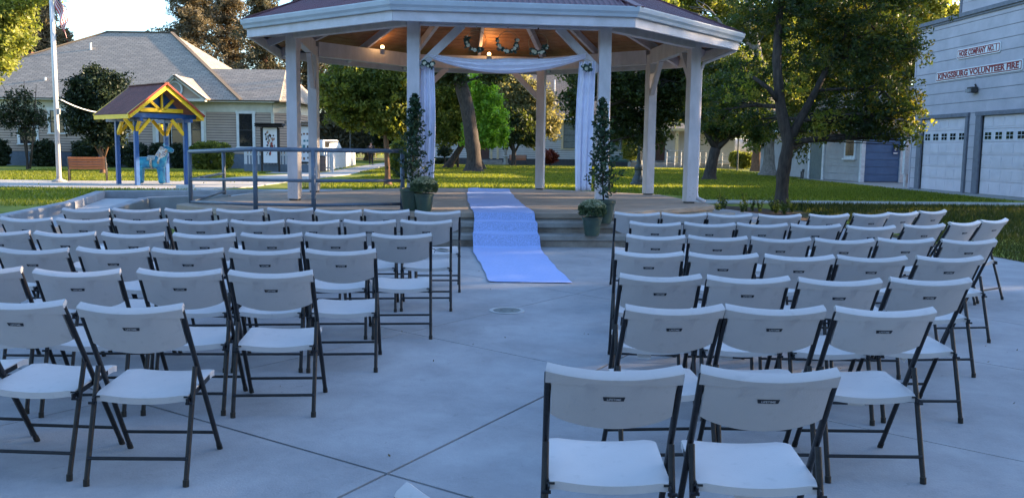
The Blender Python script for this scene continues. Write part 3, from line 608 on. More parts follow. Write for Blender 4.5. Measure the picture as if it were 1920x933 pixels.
roofface('wing_roof', [(X1+.6, 52.82, ez+.01), (X1+1.6, 53.9, ez+.01), (X1+1.6, 60.5, ez+.01), (wx, 56.9, wz)], SHG, hs)
roofface('wing_roof', [(X1+1.6, 60.5, ez+.01), (eR-2, 60.5, ez+.01), (xr+3.2, 56.9, wz), (wx, 56.9, wz)], SHG, hs)
# pediment over the front door
pk, pl0, pr0 = at(327, 143, 52.2), at(281, 185, 52.2), at(385, 187, 52.2); zp = (pl0.z+pr0.z)/2
MB().add([(pl0.x, 52.45, zp), (pr0.x, 52.45, zp), (pk.x, 52.45, pk.z)], [(0, 1, 2)]).obj('pediment_wall', TAN, hs)
for e in (pl0, pr0): MB().beam((e.x, 52.3, zp), (pk.x, 52.3, pk.z+.02), .3, .2, (0, 0, 1)).obj('rake_board', TRIM, hs)
MB().box(((pl0.x+pr0.x)/2, 52.3, zp-.04), (pr0.x-pl0.x, .34, .16)).obj('pediment_sill', TRIM, hs)
vc = at(328, 167, 52.4); M90 = Matrix.Rotation(math.pi/2, 4, 'X')
b = MB().tube([(vc.x+.42*math.cos(a), 52.38, vc.z+.42*math.sin(a)) for a in [i*math.pi/12 for i in range(25)]], .07, 6, cap=False); v_ = b.obj('round_vent', WTRIM, hs, smooth=True)
MB().add([(vc.x+.4*math.cos(i*math.pi/8), 52.41, vc.z+.4*math.sin(i*math.pi/8)) for i in range(16)], [tuple(range(16))]).obj('louvre', mat('louvre_grey', (.3, .28, .25), .8, .1, 8), v_)
for s, e in ((1, pr0), (-1, pl0)): roofface('pediment_roof', [(pk.x, 52.1, pk.z+.08), (e.x+.1*s, 52.1, zp+.04), (e.x+.1*s, 53.4, zp+.04), (pk.x, 57.5, pk.z+.08)][::s], SHG, hs)
for px, py, y in ((170, 88, 58.6), (85, 153, 54.8)):
    c = at(px, py, y); b = MB(); b.tube([(c.x, c.y, c.z-.4), (c.x, c.y, c.z+.25)], .07, 8); b.obj('vent_pipe', WTRIM, hs)
# rear wing with brick chimney
c1, c2 = at(58, 98, 66), at(125, 97, 66); rear = thing('rear_house', 'grey roofed house wing with a brick chimney behind the left slope', 'house')
roofface('roof_face', [(c1.x-1.5, 60, c1.z-3.8), (c2.x+3, 60, c1.z-3.8), (c2.x+3, 66, c1.z), (c1.x+.5, 66, c1.z)], SHG, rear)
roofface('roof_face', [(c2.x+3, 72, c1.z-3.8), (c1.x-1.5, 72, c1.z-3.8), (c1.x+.5, 66, c1.z), (c2.x+3, 66, c1.z)], SHG, rear); MB().prism([(c1.x-1, 60.5), (c2.x+2.6, 60.5), (c2.x+2.6, 71.5), (c1.x-1, 71.5)], 0, c1.z-3.8).obj('wall', TAN, rear)
chx, chz = at(53, 102, 62).x, at(53, 102, 62).z; ch = thing('chimney', 'red and white brick chimney at the left end of the grey roof', 'chimney', (chx, 62, 0))
BR = [mat('brick_red', (.16, .05, .035), .9, .2, 9, .4), mat('brick_pale', (.42, .38, .36), .9, .2, 9, .4)]
MB().box((0, 0, chz-1.6), (.56, .46, 3.1)).obj('core', mat('mortar', (.22, .20, .19), .9), ch)
b0 = MB().box((0, 0, 0), (.2, .06, .10)).obj('brick', BR[0], ch, loc=(-.25, -.25, chz-.1)); b1 = MB().box((0, 0, 0), (.2, .06, .10)).obj('brick', BR[1], ch, loc=(-.02, -.25, chz-.1))
for r in range(13):
    for c in range(3):
        if (r, c) in ((0, 0), (0, 1)): continue
        inst(b1 if random.random() < .55 else b0, ch, (-.22+.22*c+(.05 if r % 2 else -.03), -.25, chz-.1-.125*r))
for i in range(2): MB().box((0, 0, chz+.0+.09*i), (.74+.08*i, .64+.08*i, .085)).obj('cap_course', BR[0], ch)
# ================================================================== FLAGPOLE, BENCH, SHELTER, HORSE
fp = thing('flagpole', 'tall white flagpole standing on the walk in front of the house', 'flagpole', (-16.06, 31.2, base(31)))
MB().tube([(0, 0, 0), (0, 0, 4.0), (0, 0, 9.2)], [.085, .075, .05], 14).obj('pole', mat('pole_white', (.62, .60, .60), .4, .05, 8, metal=.15), fp, smooth=True)
MB().lathe([(.26, 0), (.22, .05), (.10, .10), (.09, .16), (0, .16)], n=20).obj('base_collar', mat('pole_base', (.32, .30, .29), .7), fp)
MB().box((.10, -.03, 2.45), (.09, .08, .2)).obj('cleat_box', mat('pole_base', (.32, .30, .29)), fp)
MB().tube([(.095, 0, 2.4), (.10, 0, 6), (.07, 0, 9.1)], .008, 5).obj('halyard', WTRIM, fp)
RED = mat('flag_red', (.52, .03, .05), .8, .05, 8); WHI = mat('flag_white', (.78, .76, .74), .8, .03, 8); BLU = mat('flag_blue', (.03, .04, .16), .8)
def flagf(u, v):           # u along fly, v down the hoist
    z = 7.25-1.10*v-1.25*u-.10*u*u; x = .09+.40*u**.9+.04*math.sin(v*7+u*6)*u; y = .09*math.sin(v*8+u*7)*u**.6+.06*math.sin(u*14+v*3)
    return (x, y, z)
b = MB(); NU, NV = 30, 39; b.grid(flagf, NU, NV, lambda u, v: 2 if (u < .4 and v < 7/13) else (0 if int(v*13) % 2 == 0 else 1))
fl = b.obj('flag', [RED, WHI, BLU], smooth=True, loc=(-16.06, 31.2, base(31))); T(fl, 'red and white striped flag drooping from the tall white flagpole', 'flag')
WOODS = mat('bench_wood', (.34, .13, .055), .6, .25, 8, .3, 30, stretch=(.3, 1, 1), col2=(.22, .085, .04)); IRON = mat('dark_iron', (.05, .045, .045), .6, .2, 20)
def bench(name, label, x, y, rz, wd, ns=5, grp='wooden park benches'):
    t = thing(name, label, 'bench', (x, y, base(y)-.01), rz, grp)
    for s in (-1, 1):
        MB().tube([(s*wd/2, .0, 0), (s*wd/2, .03, .42), (s*wd/2, -.12, .86)], .026, 8).tube([(s*wd/2, .42, 0), (s*wd/2, .40, .42), (s*wd/2, 0, .40)], .024, 8).tube([(s*wd/2, .42, .42), (s*wd/2, .40, .62), (s*wd/2, -.05, .64)], .02, 6).obj('leg', IRON, t, smooth=True)
    sl = MB().box((0, 0, 0), (wd-.02, .024, .075)).obj('back_slat', WOODS, t, loc=(0, .01, .46), bevel=.004); sl.rotation_euler.x = .18
    for i in range(1, ns):
        q = inst(sl, t, (0, .02-.018*i*1.9, .46+.092*i))
    ss = MB().box((0, 0, 0), (wd-.02, .07, .024)).obj('seat_slat', WOODS, t, loc=(0, .08, .43), bevel=.004)
    for i in range(1, 4): inst(ss, t, (0, .08+.09*i, .43))
    return t
bench('park_bench', 'orange wooden slat bench beside the white flagpole', -15.65, 32.45, .35, 1.25)
# shelter
BLUEP = mat('blue_paint', (.006, .075, .26), .45, .12, 6, .1, 30, spec=.5); YEL = mat('yellow_paint', (.80, .52, .015), .5, .08, 6, .1, 30); CORR = mat('maroon_corrugated', (.19, .07, .055), .5, .15, 3)
PA = Vector((-12.42, 29.16, 0)); PB = Vector((-11.26, 30.42, 0)); ux = (PB-PA).normalized(); uy = Vector((-ux.y, ux.x, 0)); Wd = (PB-PA).length; Dp = 1.42
sh = thing('horse_shelter', 'blue and yellow timber shelter with maroon corrugated gable roof over a horse statue', 'shelter', (PA.x, PA.y, base(29)), math.atan2(ux.y, ux.x))
sx = Vector((1, 0, 0)); zE2 = 2.28
for x, y in ((0, 0), (Wd, 0), (0, Dp), (Wd, Dp)): MB().box((x, y, (zE2-.05)/2), (.13, .13, zE2-.05)).obj('post', BLUEP, sh, bevel=.008)
for y in (0, Dp): MB().beam((-.38, y, zE2+.02), (Wd+.38, y, zE2+.02), .10, .15).obj('tie_beam', BLUEP, sh)
for x in (0, Wd): MB().beam((x, -.45, zE2-.12), (x, Dp+.75, zE2-.12), .10, .12).obj('side_beam', BLUEP, sh)
for x, y, dx, dy in ((0, 0, 1, 0), (Wd, 0, -1, 0), (0, Dp, 1, 0), (Wd, Dp, -1, 0), (0, 0, 0, 1), (0, Dp, 0, -1), (Wd, 0, 0, 1), (Wd, Dp, 0, -1), (0, 0, 0, -1), (0, 0, -1, 0), (Wd, Dp, 0, 1)):
    k = .46 if dx*dx+dy*dy and not (dx == -1 and x == 0) and not (dy == -1 and y == 0) else .34
    MB().beam((x+dx*.05, y+dy*.05, zE2-.13-k), (x+dx*(k+.02), y+dy*(k+.02), zE2-.10), .08, .10).obj('knee_brace', YEL, sh)
rp_ = Vector((Wd/2, 0, zE2+.98)); hw = Wd/2+.42
for s in (-1, 1):
    for y, nm in ((-.47, 'rake_board'), (Dp+.77, 'rake_board')): MB().beam((Wd/2+s*hw, y, zE2-.02), (Wd/2-s*.0, y, rp_.z), .05, .17, (0, 0, 1)).obj(nm, YEL, sh)
    MB().beam((Wd/2+s*hw, -.47, zE2-.04), (Wd/2+s*hw, Dp+.77, zE2-.04), .05, .14).obj('eave_board', YEL, sh)
    b = MB(); n_ = 30; e0 = Vector((Wd/2+s*(hw+.03), 0, zE2+.03)); e1 = Vector((Wd/2, 0, rp_.z+.10)); nn = (e1-e0).cross(Vector((0, 1, 0))).normalized(); nn = nn if nn.z > 0 else -nn
    ya, yb_ = -.53, Dp+.83
    for i in range(n_):
        y0 = ya+(yb_-ya)*i/n_; st = (yb_-ya)/n_
        for j, (fa, fb, h0, h1) in enumerate(((0, .3, 0, 0), (.3, .45, 0, .018), (.45, .75, .018, .018), (.75, .9, .018, 0), (.9, 1, 0, 0))):
            b.add([e0+Vector((0, y0+st*fa, 0))+nn*h0, e0+Vector((0, y0+st*fb, 0))+nn*h1, e1+Vector((0, y0+st*fb, 0))+nn*h1, e1+Vector((0, y0+st*fa, 0))+nn*h0], [(0, 1, 2, 3)])
    b.obj('roof_panel', CORR, sh)
    MB().beam(e0+Vector((0, ya-.01, .0)), e1+Vector((0, ya-.01, 0)), .03, .06).obj('roof_edge', mat('red_edge', (.30, .04, .02), .6), sh)
MB().beam((Wd/2, ya, rp_.z+.12), (Wd/2, yb_, rp_.z+.12), .16, .03).obj('ridge_cap', CORR, sh)
MB().prism([(0, 0)]*1, 0, 0) if False else None
tr = MB(); tr.beam((.12, -.10, zE2+.20), (Wd-.12, -.10, zE2+.20), .06, .13); tr.obj('truss_chord', YEL, sh)
for x in (.42, .87, 1.29): MB().beam((Wd/2+(x-.87)*.15, -.10, zE2+.22), (x*Wd/1.74, -.10, zE2+.92-abs(x-.87)*.85), .06, .09).obj('truss_strut', YEL, sh)
MB().add([(.1, .0, zE2+.1), (Wd-.1, 0, zE2+.1), (Wd/2, 0, rp_.z-.05)], [(0, 1, 2)]).obj('gable_panel', BLUEP, sh)
# painted wooden horse
TEAL = bpy.data.materials.new('horse_paint'); TEAL.use_nodes = True; n = TEAL.node_tree; B = n.nodes['Principled BSDF']; L = n.links.new; B.inputs['Roughness'].default_value = .35
tc = n.nodes.new('ShaderNodeTexCoord'); nz = n.nodes.new('ShaderNodeTexNoise'); nz.inputs['Scale'].default_value = 5; L(tc.outputs['Object'], nz.inputs[0]); rp = n.nodes.new('ShaderNodeValToRGB')
rp.color_ramp.elements[0].position = .4; rp.color_ramp.elements[0].color = (.015, .17, .32, 1); rp.color_ramp.elements[1].position = .62; rp.color_ramp.elements[1].color = (.04, .33, .46, 1); L(nz.outputs['Fac'], rp.inputs[0]); L(rp.outputs[0], B.inputs['Base Color'])
def deco(name, bgc, cs, sc):
    m = bpy.data.materials.new(name); m.use_nodes = True; n = m.node_tree; B = n.nodes['Principled BSDF']; L = n.links.new; B.inputs['Roughness'].default_value = .4
    tc = n.nodes.new('ShaderNodeTexCoord'); v = n.nodes.new('ShaderNodeTexVoronoi'); v.inputs['Scale'].default_value = sc; L(tc.outputs['Object'], v.inputs[0])
    r = n.nodes.new('ShaderNodeValToRGB'); r.color_ramp.interpolation = 'CONSTANT'; e = r.color_ramp.elements; e[0].color = (*cs[0], 1); e[1].position = .30; e[1].color = (*bgc, 1)
    for i, c in enumerate(cs[1:]): x = e.new(.42+.13*i); x.color = (*c, 1)
    L(v.outputs['Distance'], r.inputs[0]); L(r.outputs[0], B.inputs['Base Color']); MATS[name] = m; return m
hr = thing('painted_horse', 'blue painted wooden folk art horse with patterned mane under the shelter', 'statue', (-12.42, 30.35, base(30)), .18)
V = [(-.22, 0, .74), (.05, 0, .73), (.27, 0, .76), (-.40, 0, .72), (.36, 0, .92), (.42, 0, 1.12), (.50, 0, 1.22), (.62, 0, 1.17), (.74, 0, 1.10),
     (-.36, -.11, .55), (-.37, -.12, .28), (-.38, -.12, .0), (-.36, .11, .55), (-.37, .12, .28), (-.38, .12, 0), (.30, -.11, .55), (.31, -.12, .28), (.32, -.12, 0), (.30, .11, .55), (.31, .12, .28), (.32, .12, 0)]
E_ = [(0, 1), (1, 2), (0, 3), (2, 4), (4, 5), (5, 6), (6, 7), (7, 8), (3, 9), (9, 10), (10, 11), (3, 12), (12, 13), (13, 14), (2, 15), (15, 16), (16, 17), (2, 18), (18, 19), (19, 20)]
Rr = [(.235, .22), (.225, .21), (.24, .23), (.225, .21), (.20, .18), (.165, .15), (.145, .13), (.115, .10), (.085, .08), .125, .10, .092, .125, .10, .092, .13, .105, .095, .13, .105, .095]
skin('body', V, E_, [r if isinstance(r, tuple) else (r, r) for r in Rr], TEAL, hr, 2, 0)
for s in (-1, 1): MB().lathe([(.0, .10), (.02, .06), (.032, 0)], (.43, s*.055, 1.31), 6).obj('ear', TEAL, hr)
MANE = deco('mane_pattern', (.55, .50, .42), [(.55, .22, .04), (.05, .10, .22), (.62, .60, .55)], 14); HARN = deco('harness_pattern', (.50, .50, .42), [(.03, .22, .10), (.30, .05, .04), (.60, .58, .48)], 16)
mv = []; b = MB()
def mane(u, v):
    a = (u-.5)*2*math.pi*.78+math.pi; c = Vector((.30+.16*v, 0, .90+.33*v)); r = .21-.04*v
    # wrap around the back and sides of the neck
    d = Vector((math.cos(a)*.8*r*1.02, math.sin(a)*r*.9, -math.cos(a)*.35*r)); return c+d*1.02
b.grid(mane, 22, 12); b.obj('mane', MANE, hr, smooth=True, solid=.01)
def saddle(u, v): a = math.radians(-75+150*u); return (-.12+.26*v+.02*math.cos(a), math.sin(a)*.235, .745+math.cos(a)*.215+.012)
MB().grid(saddle, 20, 8).obj('saddle_pattern', mat('saddle_white', (.5, .5, .46), .5, .3, 12, col2=(.12, .2, .22)), hr, smooth=True, solid=.008)
def girth(u, v): a = math.radians(-178+356*u); return (-.02+.075*v, math.sin(a)*.243, .74+math.cos(a)*.228)
MB().grid(girth, 28, 2).obj('girth_band', HARN, hr, smooth=True, solid=.012)
def collar(u, v): a = math.radians(-178+356*u); return (.24+.07*v+.06*math.cos(a), math.sin(a)*.252, .80+math.cos(a)*.23)
MB().grid(collar, 28, 2).obj('collar_band', HARN, hr, smooth=True, solid=.012)
# white cable strung from the pole behind the shelter
a, c = at(114, 187, 31.2), at(262, 196, 40); b = MB(); b.tube([a.lerp(c, i/14)-Vector((0, 0, .42*4*(i/14)*(1-i/14))) for i in range(15)], .022, 6); T(b.obj('cable', WTRIM, smooth=True), 'white cable strung from the flagpole towards the dark tree', 'cable')
pk_ = at(348, 357, 27.3); T(MB().box((pk_.x, 27.3, base(27)+.05), (.55, .12, .13)).obj('wheel_stop', mat('pale_block', (.6, .6, .62)), bevel=.01), 'small white block lying at the walk edge below the shelter', 'block')
# ================================================================== PICKET FENCE, KIOSKS, BIN, VAN, FAR FENCE
PICK = mat('picket_white', (.62, .62, .63), .65, .1, 8, .1)
def pickets(name, label, a, c, n, h, grp, solid=False):
    a, c = Vector((*a, 0)), Vector((*c, 0)); d = (c-a).normalized(); L_ = (c-a).length; ang = math.atan2(d.y, d.x); t = thing(name, label, 'fence', (a.x, a.y, base(a.y)-.02), ang, grp)
    wd = .085 if not solid else L_/n*.93
    p0 = MB(); hw = wd/2; p0.add([(-hw, -.012, .06), (hw, -.012, .06), (hw, -.012, h-.06), (0, -.012, h), (-hw, -.012, h-.06), (-hw, .012, .06), (hw, .012, .06), (hw, .012, h-.06), (0, .012, h), (-hw, .012, h-.06)], [(0, 1, 2, 3, 4), (9, 8, 7, 6, 5), (0, 5, 6, 1), (1, 6, 7, 2), (2, 7, 8, 3), (3, 8, 9, 4), (4, 9, 5, 0)])
    p = p0.obj('picket', PICK, t, loc=(L_*.5/n, -.03, 0))
    for i in range(1, n): inst(p, t, (L_*(i+.5)/n, -.03, random.uniform(-.01, .01)))
    for z in (.22, h-.22): MB().beam((0, .0, z), (L_, 0, z), .04, .08).obj('rail', PICK, t)
    for i in range(int(L_/2.4)+2): MB().box((min(L_, i*2.4), .05, h/2), (.09, .09, h)).obj('fence_post', PICK, t)
    return t
pickets('picket_fence', 'short white picket fence between the house and the poster kiosk', (-14.35, 47.3), (-11.3, 47.5), 19, 1.12, 'white picket fences')
pickets('picket_fence', 'white picket fence running away along the path beside the bin', (-10.35, 48.4), (-11.9, 66.5), 96, 1.12, 'white picket fences')
pickets('picket_fence', 'white picket fence section behind the striped bin', (-11.3, 48.7), (-9.9, 48.4), 9, 1.12, 'white picket fences')
MB().beam((-14.3, 47.05, .42), (-10.4, 47.1, .42), .25, .42).obj('kiosk_base_wall', FOUND, kind='structure')
DK = mat('dark_kiosk_wood', (.035, .028, .025), .7, .2, 12)
def poster_mat():
    m = deco('poster_dancers', (.62, .58, .52), [(.05, .03, .03), (.32, .06, .04), (.70, .69, .66), (.12, .08, .05)], 9); return m
k1 = thing('poster_kiosk', 'dark framed kiosk with a red and black figure poster under a small shingle roof', 'notice board', (-12.8, 46.6, base(46)), .03)
for x in (-.44, .46): MB().box((x, 0, 1.15), (.09, .09, 2.3)).obj('post', DK, k1)
MB().box((.01, 0, 1.38), (.82, .05, 1.95)).obj('frame', DK, k1)
MB().box((.01, -.03, 1.38), (.72, .012, 1.84)).obj('board', mat('poster_paper', (.68, .68, .70), .6, .03, 5), k1)
b = MB(); random.seed(3)
for i in range(60):
    x, z = random.gauss(.02, .15), random.gauss(1.45, .33)
    if abs(x) > .26 or abs(z-1.5) > .62: continue
    w_, h_ = random.uniform(.03, .09), random.uniform(.05, .16); a = random.uniform(-1, 1)
    q = [(x+math.cos(a+j*1.256)*w_*random.uniform(.5, 1), -.0395-.0004*i, z+math.sin(a+j*1.256)*h_*random.uniform(.5, 1)) for j in range(5)]; b.add(q, [(4, 3, 2, 1, 0)], random.choice((0, 0, 1, 2, 3)))
b.obj('poster_print', [mat('ink_dark', (.05, .03, .03)), mat('ink_red', (.30, .05, .035)), mat('ink_white', (.7, .68, .66)), mat('ink_tan', (.35, .26, .18))], k1)
def kroof(t, x0, x1, z, dark=DK):
    for s in (-1, 1): MB().beam((x0, s*.19, z), (x1, s*.19, z), .42, .03, (0, -s*.45, 1)).obj('roof_face', dark, t)
    b = MB(); 
    n_ = int((x1-x0)/.12)
    for i in range(n_):
        for r in range(3): b.box((x0+.06+(x1-x0)/n_*i, -.09-.12*r, z+.075-.055*r), (.11, .13, .02), 0, Matrix.Rotation(.42, 3, 'X'))
    o = b.obj('shingles', dark, t); o['kind'] = 'stuff'
kroof(k1, -.72, .72, 2.42)
k2 = thing('notice_kiosk', 'white notice board covered in small photos seen between the left gazebo posts', 'notice board', (-11.42, 47.4, base(47)), .03)
for x in (-.5, .62): MB().box((x, 0, 1.2), (.09, .09, 2.4)).obj('post', DK, k2)
MB().box((.06, 0, 1.45), (1.12, .05, 2.0)).obj('frame', DK, k2); MB().box((.06, -.03, 1.47), (1.0, .012, 1.86)).obj('board', mat('poster_paper', (.68, .68, .70)), k2)
cm = [mat('photo_%s' % n_, c, .5, .4, 14) for n_, c in (('teal', (.07, .20, .24)), ('brown', (.20, .10, .07)), ('grey', (.28, .26, .25)), ('dark', (.06, .05, .05)))]
for i in range(26):
    x, z = -.38+.2*(i % 5)+random.uniform(-.03, .03), .72+.32*(i//5)+random.uniform(-.04, .04); MB().box((x, -.04, z), (random.uniform(.10, .17), .004, random.uniform(.09, .2))).obj('notice', random.choice(cm), k2)
kroof(k2, -.75, .85, 2.56, mat('pale_shingle', (.32, .25, .20), .8, .3, 12))
bn = thing('litter_bin', 'round brown slatted litter bin beside the white picket fence', 'bin', (-10.42, 47.55, base(47))); BS = mat('bin_slat', (.10, .075, .07), .7, .2, 12)
s0 = MB().box((0, -.31, .42), (.075, .025, .78)).obj('slat', BS, bn)
for i in range(1, 24): inst(s0, bn, None, i*math.pi/12)
MB().lathe([(.0, .80), (.29, .80), (.31, .86), (.27, .87), (0, .83)], n=24).lathe([(.285, .05), (.285, .8)], n=24).obj('drum', DK, bn)
CARP = mat('van_white', (.62, .64, .66), .3, .03, 4, spec=.6)
van = thing('parked_van', 'pale van parked behind the picket fence near the left posts', 'van', (-16.1, 76, base(70)), 1.35)
prf = [(-2.3, .35), (-2.3, 1.15), (-2.05, 1.9), (.9, 1.95), (1.5, 1.25), (2.3, 1.05), (2.35, .45)]
MB().add([(x, s*.85*(1 if z < 1.3 else .86), z) for s in (-1, 1) for x, z in prf], [(6, 5, 4, 3, 2, 1, 0), (7, 8, 9, 10, 11, 12, 13)]+[(i, i+1, 8+i, 7+i) for i in range(6)]).obj('body', CARP, van, bevel=.05)
for s in (-1, 1): MB().add([(-1.9, s*.80, 1.3), (1.2, s*.80, 1.3), (.85, s*.765, 1.82), (-1.8, s*.765, 1.82)], [(0, 1, 2, 3)]).obj('side_window', DGL, van)
MB().add([(1.47, -.7, 1.31), (1.47, .7, 1.31), (.96, .62, 1.9), (.96, -.62, 1.9)], [(0, 1, 2, 3)]).obj('windscreen', DGL, van)
for x in (-1.5, 1.5):
    for s in (-1, 1): MB().tube([(x, s*.72, .33), (x, s*.88, .33)], .33, 16).obj('wheel', IRON, van)
cf = thing('chain_link_fence', 'low pale chain link fence across the far street', 'fence', (-18.5, 98, base(90)))
for i in range(11): MB().tube([(i*1.6, 0, 0), (i*1.6, 0, 1.9)], .04, 6).obj('post', mat('galv', (.4, .4, .38), .5), cf)
for z in (.1, 1.88): MB().tube([(0, 0, z), (16, 0, z)], .03, 6).obj('rail', mat('galv', (.4, .4, .38)), cf)
b = MB()
for i in range(100):
    for s in (-1, 1): x0 = i*.16; x1 = x0+s*1.78; b.beam((max(0, min(16, x0)), 0, .1), (max(0, min(16, x1)), 0, .1+abs(max(0, min(16, x1))-x0)), .006, .006)
o = b.obj('wire_mesh', mat('galv', (.4, .4, .38)), cf); o['kind'] = 'stuff'
def lampost(name, label, x, y, h, fluted=False):
    t = thing(name, label, 'street lamp', (x, y, base(y)-.02)); M_ = mat('lamp_green_grey', (.045, .055, .06), .5, .15, 12, metal=.2)
    if fluted:
        pr_ = [(.36, 0), (.36, .10), (.30, .14), (.28, .26), (.19, .42), (.17, .60), (.20, .66), (.20, .74), (.12, .84), (.11, 1.0)]
        MB().lathe(pr_, n=16).obj('base', M_, t)
        b = MB(); n_ = 16; v = []
        for z in (1.0, h): v += [((.105 if i % 2 else .085)*(1 if z < 2 else .75)*math.cos(2*math.pi*i/24), (.105 if i % 2 else .085)*(1 if z < 2 else .75)*math.sin(2*math.pi*i/24), z) for i in range(24)]
        b.add(v, [(i, (i+1) % 24, 24+(i+1) % 24, 24+i) for i in range(24)]); b.obj('shaft', M_, t)
        MB().lathe([(.07, h), (.16, h+.1), (.16, h+.16), (.2, h+.5), (.12, h+.8), (.0, h+.9)], n=16).obj('globe', mat('lamp_globe', (.6, .6, .55), .3), t)
    else:
        MB().tube([(0, 0, 0), (0, 0, h)], [.07, .05], 8).obj('shaft', M_, t); MB().lathe([(.05, h), (.45, h+.05), (.48, h+.16), (.2, h+.3), (0, h+.32)], n=16).obj('globe', mat('lamp_globe', (.6, .6, .55), .3), t)
    return t
lampost('park_lamp', 'dark fluted park lamp post standing on the lawn behind the right gazebo posts', 5.0, 34.97, 3.3, True)
lampost('street_lamp', 'thin pole with a saucer lamp beside the far tan trees', at(657, 300, 78).x, 78, 4.0)
lampost('path_lamp', 'thin pole with pale lamp head beside the clipped hedge on the right', at(1406-23, 300, 68).x, 68, 3.55)
lampost('path_lamp', 'short dark lamp left of the shrub beside the front left post', at(741, 300, 70).x, 70, 2.6)
sg = thing('small_sign', 'small white notice on a short post behind the slim tree', 'sign', (at(733, 300, 58).x, 58, base(58))); MB().box((0, 0, .5), (.05, .05, 1)).obj('stake', DK, sg); MB().box((0, -.04, .95), (.42, .02, .3)).box((0, -.04, .58), (.42, .02, .28)).obj('sign_panel', WTRIM, sg)
# person on the path
per = thing('person', 'person in a dark suit walking away along the path beyond the white fence', 'person', (-11.05, 68.7, base(68)))
SK = mat('skin_tone', (.42, .22, .15), .6, .05, 8); SUIT = mat('dark_suit', (.022, .020, .024), .8, .2, 20); SHOE = mat('shoe_black', (.012, .012, .012), .4)
V = [(0, 0, .95), (0, 0, 1.15), (0, 0, 1.38), (0, 0, 1.50), (0, .01, 1.60), (0, .0, 1.70), (-.10, 0, .90), (-.11, .04, .50), (-.11, .08, .08), (-.115, .22, .03), (.10, 0, .90), (.13, -.06, .50), (.14, -.14, .10), (.15, .02, .03),
     (-.19, 0, 1.43), (-.25, -.03, 1.17), (-.26, .03, .93), (-.255, .05, .86), (.19, 0, 1.43), (.26, -.02, 1.17), (.28, .04, .93), (.275, .06, .86)]
E_ = [(0, 1), (1, 2), (2, 3), (3, 4), (4, 5), (0, 6), (6, 7), (7, 8), (8, 9), (0, 10), (10, 11), (11, 12), (12, 13), (2, 14), (14, 15), (15, 16), (16, 17), (2, 18), (18, 19), (19, 20), (20, 21)]
R_ = [(.15, .11), (.145, .10), (.16, .10), .055, (.075, .09), (.07, .085), .085, .055, .038, .035, .085, .055, .038, .035, .06, .042, .03, .036, .06, .042, .03, .036]
V0 = list(V); 
for hi, sx in ((17, -1), (21, 1)):
    hx, hy, hz = V0[hi]
    for k, (ox, oy, L_) in enumerate(((-.012*sx, .03, .085), (-.004*sx, .012, .095), (.0, -.006, .09), (.004*sx, -.024, .075))):
        i0 = len(V); V += [(hx+ox, hy+oy, hz-.03), (hx+ox*1.1-.004*sx, hy+oy*1.1+.01, hz-.03-L_*.6), (hx+ox*1.1-.015*sx, hy+oy*1.1+.015, hz-.03-L_)]; E_ += [(hi, i0), (i0, i0+1), (i0+1, i0+2)]; R_ += [.011, .009, .007]
    i0 = len(V); V += [(hx-.02*sx, hy+.045, hz-.0), (hx-.035*sx, hy+.06, hz-.045)]; E_ += [(hi, i0), (i0, i0+1)]; R_ += [.012, .009]
R_ = [r if isinstance(r, tuple) else (r, r) for r in R_]
skin('body', V, E_, R_, SK, per, 1, 0)
J = [0, 1, 2, 14, 15, 16, 18, 19, 20]; mp_ = {j: i for i, j in enumerate(J)}
skin('jacket', [V0[0] if j == 0 else V0[j] for j in J]+[(0, 0, .82)], [(mp_[a], mp_[b_]) for a, b_ in E_ if a in mp_ and b_ in mp_]+[(0, 9)], [(R_[j][0]+.022, R_[j][1]+.022) for j in J]+[(.185, .13)], SUIT, per, 1, 0)
J = [0, 6, 7, 8, 10, 11, 12]; mp_ = {j: i for i, j in enumerate(J)}
skin('trousers', [V0[j] for j in J], [(mp_[a], mp_[b_]) for a, b_ in E_ if a in mp_ and b_ in mp_], [(R_[j][0]+.02, R_[j][1]+.02) for j in J], SUIT, per, 1, 0)
for a, c in ((8, 9), (12, 13)): p, q = Vector(V0[a]), Vector(V0[c]); skin('shoe', [(p.x, p.y-.02, .045), (q.x, (p.y+q.y)/2, .045), (q.x, q.y+.03, .04)], [(0, 1), (1, 2)], [(.048, .045), (.048, .04), (.04, .03)], SHOE, per, 1, 0)
skin('hair', [(0, -.03, 1.71), (0, -.035, 1.64)], [(0, 1)], [(.072, .07), (.07, .06)], mat('hair_grey', (.12, .09, .08), .9), per, 1, 0)
MB().box((0, .088, 1.645), (.02, .03, .035)).box((-.028, .083, 1.67), (.018, .01, .01)).box((.028, .083, 1.67), (.018, .01, .01)).box((0, .08, 1.612), (.045, .012, .01)).box((-.078, .0, 1.65), (.015, .03, .055)).box((.078, .0, 1.65), (.015, .03, .055)).obj('face', SK, per, bevel=.004)
# ================================================================== WHITE BUILDINGS BEHIND
WCL = mat('white_clapboard', (.50, .50, .49), .75, .07, 2, .1, 30); CRM = mat('cream_paint', (.58, .48, .30), .7, .08, 4); SHD = mat('window_blind', (.16, .18, .17), .5, .15, 6)
wb = thing('white_hall', 'long white clapboard hall with brown shingle roof seen through the gazebo', 'building')
Yw = 80.; xw0, xw1 = -9.5, 13.2; zw = .25; zf2 = .75; ze2 = 4.35
MB().prism([(xw0, Yw+.08), (xw1, Yw+.08), (xw1, Yw+12), (xw0, Yw+12)], 0, ze2).obj('wall', mat('siding_gap_shade_grey', (.12, .12, .12), .9), wb)  # dark backing colour stands in for shade between the clapboards
MB().box(((xw0+xw1)/2, Yw, .38), (xw1-xw0+.1, .14, .75)).obj('foundation', mat('dark_base', (.07, .07, .075), .9), wb)
siding('clapboards', (xw0, Yw), (xw1, Yw), zf2, ze2, WCL, wb, .19, prof=.022)
A1 = Vector((0, Yw, 0))
